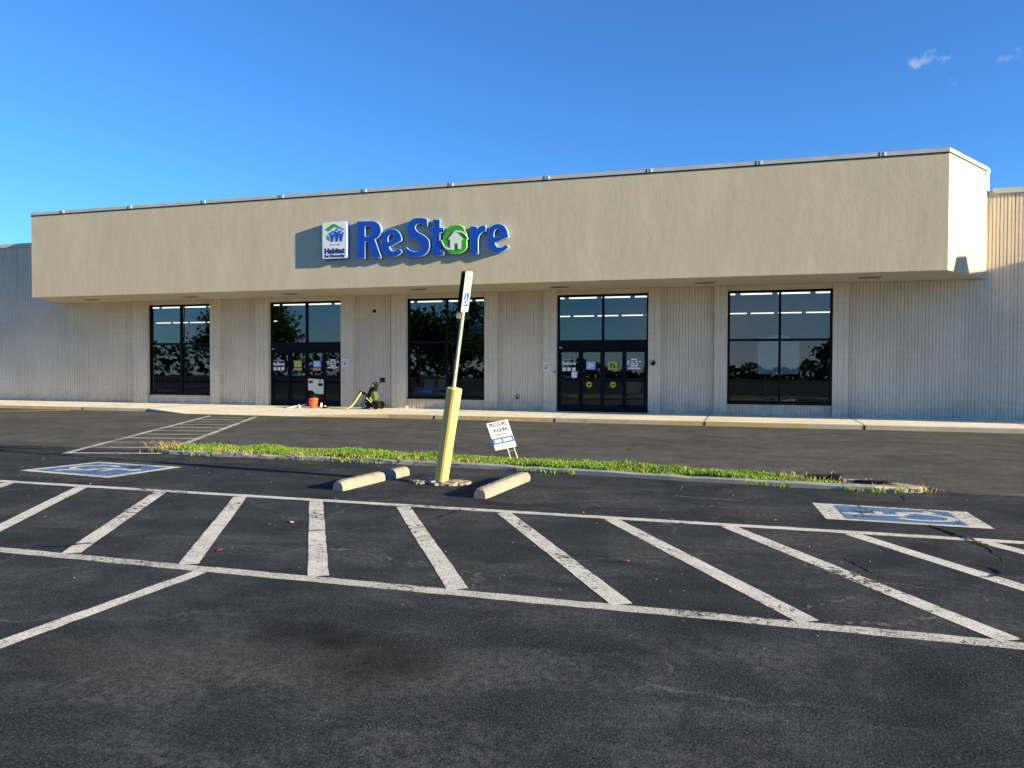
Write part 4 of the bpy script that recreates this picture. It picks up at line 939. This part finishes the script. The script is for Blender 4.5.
# yard sign
o0 = Vector((-3.82,12.26,.05)); ys = thing('yard_sign', 'white tilted pressure washing yard sign on wire legs in the grass strip', 'yard sign', o0)
tilt = R(19); rg = Vector((math.cos(R(22)),math.sin(R(22)),0)); nr = Vector((rg.y,-rg.x,0))
ru = rg*math.cos(tilt-R(4))+Vector((0,0,1))*math.sin(tilt-R(4))*.75; ru.normalize(); uu = Vector((0,0,1))*math.cos(tilt)-rg*math.sin(tilt); uu = (uu-nr*.05).normalized()
oc = Vector((-3.905,12.26,.445))
nn = uu.cross(ru)*-1; nn = ru.cross(uu)*1.0
if nn.y > 0: nn = -nn
W2, H2 = .178, .238
pan = put('panel', local(outline_mesh([[(-W2,-H2),(W2,-H2),(W2,H2),(-W2,H2)]], .006), oc, ru, uu, nn), ['paper'], ys)
fr_ = oc+nn*.0025
put('blue_band', local(outline_mesh([[(-W2+.004,-.145),(W2-.004,-.145),(W2-.004,-.035),(-W2+.004,-.035)]], .002), fr_, ru, uu, nn), ['barblue'], pan)
its = [(local(text_mesh('PRESSURE', .075, .002, .002, 'CENTER', .30), fr_+uu*.155, ru, uu, nn), 'ink', Matrix()), (local(text_mesh('WASHING', .075, .002, .002, 'CENTER', .26), fr_+uu*.055+ru*.02, ru, uu, nn), 'ink', Matrix())]
for it_ in its: joined('lettering', [it_], pan)
def row(name, z0, z1, segs, mat, off):
    joined(name, [(outline_mesh([[(a,z0),(b,z0),(b,z1),(a,z1)] for a, b in segs], .002), mat, Matrix())], pan)
mbx = [((-.10,-.03),(-.02,.04),(.05,.12))]
for nm, z0, z1, segs, mat, off in (('red_line',.008,.028,[(-.09,-.05),(-.04,.0),(.01,.04),(.05,.10)],'red',.0025),('white_number',-.115,-.065,[(-.14,-.11),(-.10,-.07),(-.06,-.035),(.0,.03),(.04,.07),(.08,.10),(.11,.14)],'paper',.0045),('grey_line',-.205,-.185,[(-.14,-.06),(-.05,.02),(.03,.13)],'greytxt',.0025)):
    mb = MB()
    for a, b in segs: mb.box(a,b,-.001,.001,z0,z1)
    me = bpy.data.meshes.new(nm); me.from_pydata(mb.v, [], mb.f); put(nm, local(me, oc+nn*off, ru, uu, nn), [mat], pan)
mb = MB(); la, lb = oc-uu*.15+ru*.02, oc-uu*.15+ru*.13
dn = -uu
mb.tube([la-nn*.01, la+dn*.33-nn*.01], .004, 6); mb.tube([lb-nn*.01, lb+dn*.33-nn*.01], .004, 6); mb.tube([la+dn*.145-nn*.01, lb+dn*.145-nn*.01], .0035, 6)
mb.build('wire_stake', 'galv', ys)

# ================================================================== ON THE SIDEWALK
ZP = 0.128
bk = thing('bucket', 'orange plastic bucket in front of the left hand entrance', 'bucket', (-14.2,23.3,ZP))
mb = MB(); mb.lathe([(0,.0),(.128,.0),(.134,.01),(.150,.30),(.158,.302),(.158,.345),(.152,.35),(.146,.345),(.132,.03),(0,.03)], (-14.2,23.3,ZP), 28); mb.build('body','orange',bk,smooth=True)
mb = MB(); mb.tube([Vector((-14.2+.16*math.cos(t), 23.3-.10-.05*math.sin(t), ZP+.27-.10*math.sin(t))) for t in np.linspace(0,math.pi,12)], .004, 6); mb.build('handle','galv',bk)
mb = MB(); mb.lathe([(0,.0),(.05,.0),(.055,.02),(.055,.20),(.03,.25),(.018,.26),(.018,.30),(0,.30)], (-14.17,23.3,ZP+.20), 16); o = mb.build('bottle','black',smooth=True); tag(o,'dark bottle standing inside the orange bucket','bottle')
sb = thing('spray_bottle', 'small white bottle with a dark base right of the orange bucket', 'bottle', (-13.9,23.3,ZP))
mb = MB(); mb.lathe([(0,.03),(.035,.03),(.04,.05),(.04,.15),(.02,.18),(.016,.20),(0,.20)], (-13.9,23.3,ZP), 16); mb.build('body','paper',sb,smooth=True)
mb = MB(); mb.lathe([(0,0),(.044,0),(.044,.04),(.0,.04)], (-13.9,23.3,ZP), 16); mb.build('base_cap','ink',sb)
nz = thing('hose_fitting', 'small black fitting with a white knob lying beside the white bottle', 'fitting', (-13.74,23.3,ZP))
mb = MB(); mb.tube([(-13.83,23.3,ZP+.035),(-13.66,23.27,ZP+.035)], [.035,.028], 10); mb.build('body','black',nz)
mb = MB(); mb.lathe([(0,0),(.03,.01),(.035,.03),(.0,.05)], (-13.75,23.29,ZP+.06), 12); mb.build('knob','paper',nz,smooth=True)
wp = thing('spray_wand', 'white wand and nozzle pieces lying crossed left of the orange bucket', 'spray wand', (-14.75,23.2,ZP))
mb = MB(); mb.tube([(-15.05,22.95,ZP+.02),(-14.80,23.15,ZP+.06),(-14.52,23.40,ZP+.13)], [.016,.03,.014], 8); mb.build('lance','paper',wp,smooth=True)
mb = MB(); mb.tube([(-14.90,23.3,ZP+.03),(-14.72,23.2,ZP+.09),(-14.56,23.05,ZP+.03)], [.02,.045,.018], 8); mb.build('grip','paper',wp,smooth=True)
mb = MB(); mb.tube([(-15.35,23.2,ZP+.015),(-14.95,23.22,ZP+.018)], .014, 8); mb.build('dark_tip','black',wp)
hs = MB(); hp = [(-13.55,23.25),(-13.3,23.18),(-13.05,23.14),(-12.86,23.12)]
pts = [Vector((x,y,ZP+.022)) for x, y in hp]+[Vector((-12.74,23.14,ZP+.06)),Vector((-12.63,23.2,ZP+.16)),Vector((-12.56,23.28,ZP+.30)),Vector((-12.50,23.36,ZP+.44)),Vector((-12.46,23.44,ZP+.56))]
sm = []
for i in range(len(pts)-1):
    a = pts[max(i-1,0)]; b, c = pts[i], pts[i+1]; d2 = pts[min(i+2,len(pts)-1)]
    for k in range(5):
        t = k/5; sm.append(0.5*((2*b)+(c-a)*t+(2*a-5*b+4*c-d2)*t*t+(3*b-a-3*c+d2)*t**3))
sm.append(pts[-1]); hs.tube(sm, .022, 8); tag(hs.build('hose','hose',smooth=True), 'yellow hose running along the sidewalk and up to the black and green machine', 'hose')
# pressure washer
pw = thing('pressure_washer', 'black and green wheeled pressure washer leaning back against the fluted wall', 'pressure washer', (-12.15,23.6,ZP))
X0, Y0 = -12.15, 23.6
mb = MB()
for dy in (-.17,.17):
    mb.tube([(X0-.28,Y0+dy,ZP+.02),(X0-.16,Y0+dy,ZP+.30),(X0+.0,Y0+dy,ZP+.62),(X0+.12,Y0+dy,ZP+.86)], .018, 8); mb.tube([(X0-.28,Y0+dy,ZP+.02),(X0+.22,Y0+dy,ZP+.10),(X0+.28,Y0+dy,ZP+.16)], .018, 8)
mb.tube([(X0+.12,Y0-.17,ZP+.86),(X0+.15,Y0-.08,ZP+.90),(X0+.15,Y0+.08,ZP+.90),(X0+.12,Y0+.17,ZP+.86)], .02, 8); mb.tube([(X0-.28,Y0-.17,ZP+.02),(X0-.28,Y0+.17,ZP+.02)], .018, 8)
mb.build('frame','black',pw,smooth=True)
for dy in (-.21,.21):
    mb = MB(); mb.lathe([(.0,-.03),(.06,-.03),(.065,-.04),(.125,-.04),(.135,-.02),(.135,.02),(.125,.04),(.065,.04),(.06,.03),(0,.03)], (0,0,0), 20); mb.xf(T((X0+.27,Y0+dy,ZP+.135)) @ Matrix.Rotation(R(90),4,'X')); w_ = mb.build('wheel','rubber',pw)
    mb = MB(); mb.lathe([(0,-.046),(.05,-.046),(.06,-.042),(0,-.040)], (0,0,0), 14); mb.xf(T((X0+.27,Y0+dy,ZP+.135)) @ Matrix.Rotation(R(90 if dy < 0 else -90),4,'X')); mb.build('hub','bronze',w_)
def slab(pts, y0, y1, name, mat, par, bev=.025):
    m2 = MB(); n_ = len(pts); m2.add([(x,y0,z) for x,z in pts]+[(x,y1,z) for x,z in pts], [tuple(range(n_)), tuple(range(2*n_-1,n_-1,-1))]+[((i+1)%n_,i,n_+i,n_+(i+1)%n_) for i in range(n_)]); return m2.build(name, mat, par, bevel=bev)
slab([(X0+.03,ZP+.27),(X0+.20,ZP+.29),(X0+.22,ZP+.42),(X0+.17,ZP+.60),(X0+.06,ZP+.60),(X0+.01,ZP+.42)], Y0-.16, Y0+.12, 'housing', 'wgreen', pw)
slab([(X0+.02,ZP+.60),(X0+.17,ZP+.60),(X0+.20,ZP+.74),(X0+.15,ZP+.86),(X0+.07,ZP+.86),(X0-.01,ZP+.70)], Y0-.13, Y0+.10, 'upper_cover', 'black', pw)
slab([(X0-.10,ZP+.06),(X0+.32,ZP+.06),(X0+.30,ZP+.22),(X0+.20,ZP+.285),(X0-.02,ZP+.265),(X0-.10,ZP+.20)], Y0-.15, Y0+.12, 'base_cover', 'black', pw)
slab([(X0-.20,ZP+.26),(X0-.02,ZP+.28),(X0+.0,ZP+.50),(X0-.04,ZP+.66),(X0-.12,ZP+.52),(X0-.20,ZP+.40)], Y0-.10, Y0+.10, 'pump_cover', 'black', pw)
mb = MB(); mb.lathe([(.0,0),(.045,0),(.045,.02),(0,.02)], (0,0,0), 14); mb.xf(T((X0+.09,Y0-.125,ZP+.80)) @ Matrix.Rotation(R(90),4,'X')); mb.build('dial','galv',pw)
mb = MB(); mb.lathe([(0,-.14),(.07,-.14),(.085,-.11),(.085,.11),(.07,.14),(0,.14)], (0,0,0), 18); mb.xf(T((X0-.06,Y0-.02,ZP+.20)) @ Matrix.Rotation(R(70),4,'Y')); mb.build('motor','black',pw,smooth=False)
mb = MB(); mb.tube([(X0-.10,Y0-.19,ZP+.38),(X0+.10,Y0-.20,ZP+.22)], .018, 8); mb.tube([(X0+.03,Y0-.18,ZP+.40),(X0+.12,Y0-.19,ZP+.27)], .014, 8); mb.build('side_strap','hose',pw)
mb = MB(); mb.tube([(X0-.38,Y0-.12,ZP+.56),(X0-.18,Y0-.10,ZP+.52),(X0-.10,Y0-.1,ZP+.40)], [.05,.04,.03], 8); mb.tube([(X0-.36,Y0-.12,ZP+.55),(X0-.38,Y0-.12,ZP+.64)], [.03,.02], 8); mb.tube([(X0-.20,Y0-.1,ZP+.55),(X0-.30,Y0-.1,ZP+.28),(X0-.36,Y0-.1,ZP+.12)], .014, 8); mb.build('spray_gun','black',pw,smooth=True)
mb = MB(); mb.bar((X0+.17,Y0-.05,ZP+.68),(X0+.38,Y0-.05,ZP+.95), .02, .02); mb.build('plug_cable','black',pw)
mb = MB(); mb.box(X0+.36,X0+.53,Y0-.10,Y0-.02,ZP+.90,ZP+1.07); mb.build('control_box','black',pw,bevel=.01)

# ------------------------------------------------------------------ seen through the windows
def chair(x, y, label):
    o = thing('display_chair', label, 'chair', (x,y,.125), 'pale chairs behind the window'); W_ = .42
    mb = MB(); mb.box(x-W_/2,x+W_/2,y-.2,y+.2,.53,.60); mb.build('seat','chairw',o,bevel=.015)
    mb = MB(); mb.box(x-W_/2,x+W_/2,y+.17,y+.21,.70,1.10); mb.build('backrest','chairw',o,bevel=.015)
    for a in (-.18,.18):
        for b in (-.17,.18): mb = MB(); mb.box(x+a-.02,x+a+.02,y+b-.02,y+b+.02,.126,.53 if b < 0 else .70); mb.build('leg','chairw',o)
chair(-11.3,26.4,'left of two pale chairs behind the window beside the leaning post'); chair(-10.75,26.4,'right of two pale chairs behind the window beside the leaning post')
bb = thing('blue_banner', 'blue lettered board low inside the window behind the leaning post', 'banner', (-10.7,24.9,.56))
mb = MB(); mb.box(-11.13,-10.26,24.85,24.88,.13,.84); mb.build('board','navyboard',bb)
mb = MB()
for a, b in ((-10.98,-10.94),(-10.85,-10.80),(-10.77,-10.70),(-10.66,-10.58),(-10.54,-10.47)): mb.box(a,b,24.844,24.8495,.66,.74)
mb.build('print','bluepaper',bb)
mb = MB(); mb.box(-9.35,-8.55,25.5,25.54,2.72,3.06); tag(mb.build('hanging_board','navyboard'), 'blue board hanging inside the window right of the leaning post', 'board')
rk = thing('shelving_rack', 'grey shelf rack just inside the far left window', 'shelf', (-20.6,25.6,.125))
for x in (-22.3,-21.0,-19.9):
    mb = MB(); mb.box(x-.03,x+.03,25.5,25.56,.126,2.3); mb.build('upright','room',rk)
for z in (.75,2.05):
    mb = MB(); mb.box(-22.4,-19.6,25.4,25.9,z,z+.07); mb.build('shelf','room',rk)
mb = MB(); mb.box(-22.2,-21.6,25.0,25.35,.126,.62); tag(mb.build('cardboard_box','tan',bevel=.01), 'pale box on the floor inside the far left window', 'box')
bd = thing('sandwich_board', 'pale poster board leaning inside the right leaf of the right hand entrance', 'poster board', (-3.5,25.1,.125))
mb = MB(); mb.add([(-3.62,24.95,.13),(-3.12,24.95,.13),(-3.12,25.2,1.2),(-3.62,25.2,1.2),(-3.62,24.98,.13),(-3.12,24.98,.13),(-3.12,25.23,1.2),(-3.62,25.23,1.2)], [(0,1,2,3),(7,6,5,4),(0,4,5,1),(1,5,6,2),(2,6,7,3),(3,7,4,0)]); mb.build('board','room',bd)
mb = MB(); mb.add([(-3.72,25.05,.72),(-3.30,25.05,.72),(-3.22,25.12,1.12),(-3.75,25.12,1.12)], [(0,1,2,3)]); mb.build('sheet','tan',bd)
me = outline_mesh([smooth_poly([(.36,1.37),(1.52,1.37),(1.54,1.40),(1.54,2.36),(1.50,2.41),(1.36,2.41),(1.2,2.53),(.95,2.60),(.70,2.53),(.54,2.41),(.38,2.41),(.34,2.36),(.34,1.40)],3,30)], .02)
ds = thing('display_screen', 'translucent pale arched panel standing inside the far right window', 'panel', (.95,24.9,.2))
put('panel', me, ['frost'], ds, T((0,24.9,0)))
mb = MB(); mb.box(.55,.60,24.9,24.93,.126,1.37); mb.box(1.3,1.35,24.9,24.93,.126,1.37); mb.build('leg','bronze',ds)

# ------------------------------------------------------------------ beyond the photograph's right edge and behind the viewer: what shades and mirrors
nb = thing('neighbouring_building', 'next store along, projecting unseen past the right edge, its top shaped to shade the wall', 'building', (24,22,0))
mb = MB(); mb.box(18.22,40,21.40,70,0,7.05); mb.build('wall','wall',nb)
mb = MB(); mb.box(18.18,40,20.20,40,7.052,7.15); mb.build('coping','coping',nb)  # widened over the whole roof to block a sliver of sun on the store
mb = MB(); mb.box(18.22,40,20.25,21.398,5.5,7.048); mb.build('canopy','stucco',nb)  # unseen overhang added to keep sun off the foot of the store wall
mb = MB(); mb.add([(18.3,20.40,7.151),(18.9,20.40,7.151),(18.9,21.58,7.151),(18.3,21.58,7.151),(18.4,20.64,7.66),(18.8,20.64,7.66),(18.8,21.33,7.66),(18.4,21.33,7.66)], [(0,3,2,1),(4,5,6,7),(0,1,5,4),(1,2,6,5),(2,3,7,6),(3,0,4,7)]); mb.build('shadow_block','coping',nb)  # unseen block added to cast the tapered shadow on the canopy end
def tree(x, y, hgt, cr, cz, rz, label, n=6500):
    o = thing('tree', label, 'tree', (x,y,0), 'trees across the parking lot')
    mb = MB(); mb.tube([(x,y,-.1),(x+.1,y,cz*.4),(x-.1,y+.1,cz*.8),(x,y,cz+rz*.3)], [.30,.24,.17,.07], 9)
    for k in range(7):
        a = k*.9+random.random(); mb.tube([(x,y,cz*.6+.1*k),(x+cr*.4*math.cos(a),y+cr*.4*math.sin(a),cz+.05*rz*k),(x+cr*.75*math.cos(a),y+cr*.75*math.sin(a),cz+rz*.12*k)], [.12,.07,.02], 6)
    mb.build('trunk','bark',o,smooth=True)
    cl = []
    for k in range(26):
        v = Vector((random.gauss(0,1),random.gauss(0,1),random.gauss(0,1))).normalized()*random.uniform(.35,.95); cl.append((v, random.uniform(.22,.42)))
    V = []; F = []
    for k in range(n):
        c_, r_ = random.choice(cl); v = c_+Vector((random.gauss(0,1),random.gauss(0,1),random.gauss(0,1)))*r_*.5
        p = Vector((x+v.x*cr, y+v.y*cr, max(.4,cz+v.z*rz))); u = Vector((random.gauss(0,1),random.gauss(0,1),random.gauss(0,1))).normalized(); w_ = u.orthogonal().normalized(); s_ = random.uniform(.16,.36)
        b0 = len(V); V += [p-u*s_, p+w_*s_*.6, p+u*s_, p-w_*s_*.6]; F.append((b0,b0+1,b0+2,b0+3))
    me = bpy.data.meshes.new('crown'); me.from_pydata([tuple(v) for v in V], [], F); me.materials.append(M['leaves']); me.update(); link('crown', me, o)
tree(-26.6,-19,8.2,4.6,4.7,3.2,'large spreading tree mirrored in the window beside the leaning post')
tree(-54,-28,9.5,4.8,6.0,3.6,'large tree mirrored in the top of the left hand entrance')
tree(-71.5,-45,9.2,5.5,5.8,3.8,'dense tree mirrored in the far left window')
tree(10.5,-40,6,3.2,3.2,2.2,'low dark tree mirrored in the far right window',3500)
V = []; F = []
for k in range(9000):
    x = random.uniform(-190,90); hh = (5.6 if x > -45 else 5.6+min(4.5,(-45-x)*.12))+1.0*math.sin(x*.13)+.8*math.sin(x*.41+2)+.5*math.sin(x*1.3); y = -105+random.gauss(0,1.5); z = random.uniform(0,1)**.7*hh
    u = Vector((random.gauss(0,1),random.gauss(0,.6),random.gauss(0,1))).normalized(); w_ = u.orthogonal().normalized(); s_ = random.uniform(.4,.9); p = Vector((x,y,z-4.4)); b0 = len(V)
    V += [tuple(p-u*s_), tuple(p+w_*s_*.7), tuple(p+u*s_), tuple(p-w_*s_*.7)]; F.append((b0,b0+1,b0+2,b0+3))
me = bpy.data.meshes.new('tree_line'); me.from_pydata(V, [], F); me.materials.append(M['leaves']); me.update(); o = link('tree_line', me); tag(o, 'distant dark tree line across the lot mirrored low in the windows', 'tree line', kind='stuff')
def lamp(x, y, h, label, arm=-1):
    o = thing('light_pole', label, 'light pole', (x,y,0), 'parking lot light poles')
    mb = MB(); mb.lathe([(0,0),(.28,0),(.28,.7),(.1,.7)], (x,y,0), 14); mb.build('base','bronze',o)
    mb = MB(); mb.tube([(x,y,.7),(x,y,h)], [.09,.06], 10); mb.tube([(x,y,h-.05),(x+arm*.9,y,h+.02)], .035, 8); mb.build('pole','bronze',o)
    mb = MB(); mb.box(x+arm*.9-.3,x+arm*.9+.3,y-.18,y+.18,h-.02,h+.14); mb.build('lamp_head','bronze',o,bevel=.02)
lamp(-28.2,-15,5.4,'light pole mirrored left of the tree in the window beside the leaning post'); lamp(-66.2,-30,8.6,'tall light pole mirrored in the far left window',1)
# litter
mb = MB()
for k in range(900):
    x, y = random.uniform(-16,7), random.uniform(4.5,20); s_ = random.uniform(.002,.006)
    if random.random() < .12 and y > 6: s_ *= 2
    a = random.uniform(0,6.28); pl = [(x+s_*math.cos(a+j*1.57)*random.uniform(.6,1.2), y+s_*math.sin(a+j*1.57)*random.uniform(.6,1.2)) for j in range(4)]; mb.prism(pl, .004, .005+s_*.8)
tag(mb.build('grit','rubble'), 'scattered pale grit and pebbles on the asphalt', 'grit', kind='stuff')
lf = None
for k, (x, y, lb, mt) in enumerate(((-.93,6.26,'small red leaf on the asphalt between two diagonal lines right of the post','leafred'),(-4.32,5.58,'small dry leaf on the asphalt near the left hand diagonal lines','leafred'),(-4.4,6.8,'small tan leaf on the asphalt nearer the wheel stops','tan'))):
    mb = MB(); a = k*1.3; c_, s_ = math.cos(a), math.sin(a)
    sh = [(-.035,0,.004),(-.01,-.02,.012),(.02,-.014,.016),(.04,0,.008),(.02,.015,.018),(-.01,.02,.012)]
    mb.add([(x+p*c_-q*s_, y+p*s_+q*c_, z) for p,q,z in sh], [(0,1,5),(1,2,4,5),(2,3,4)]); tag(mb.build('leaf',mt), lb, 'leaf', 'leaves on the asphalt')
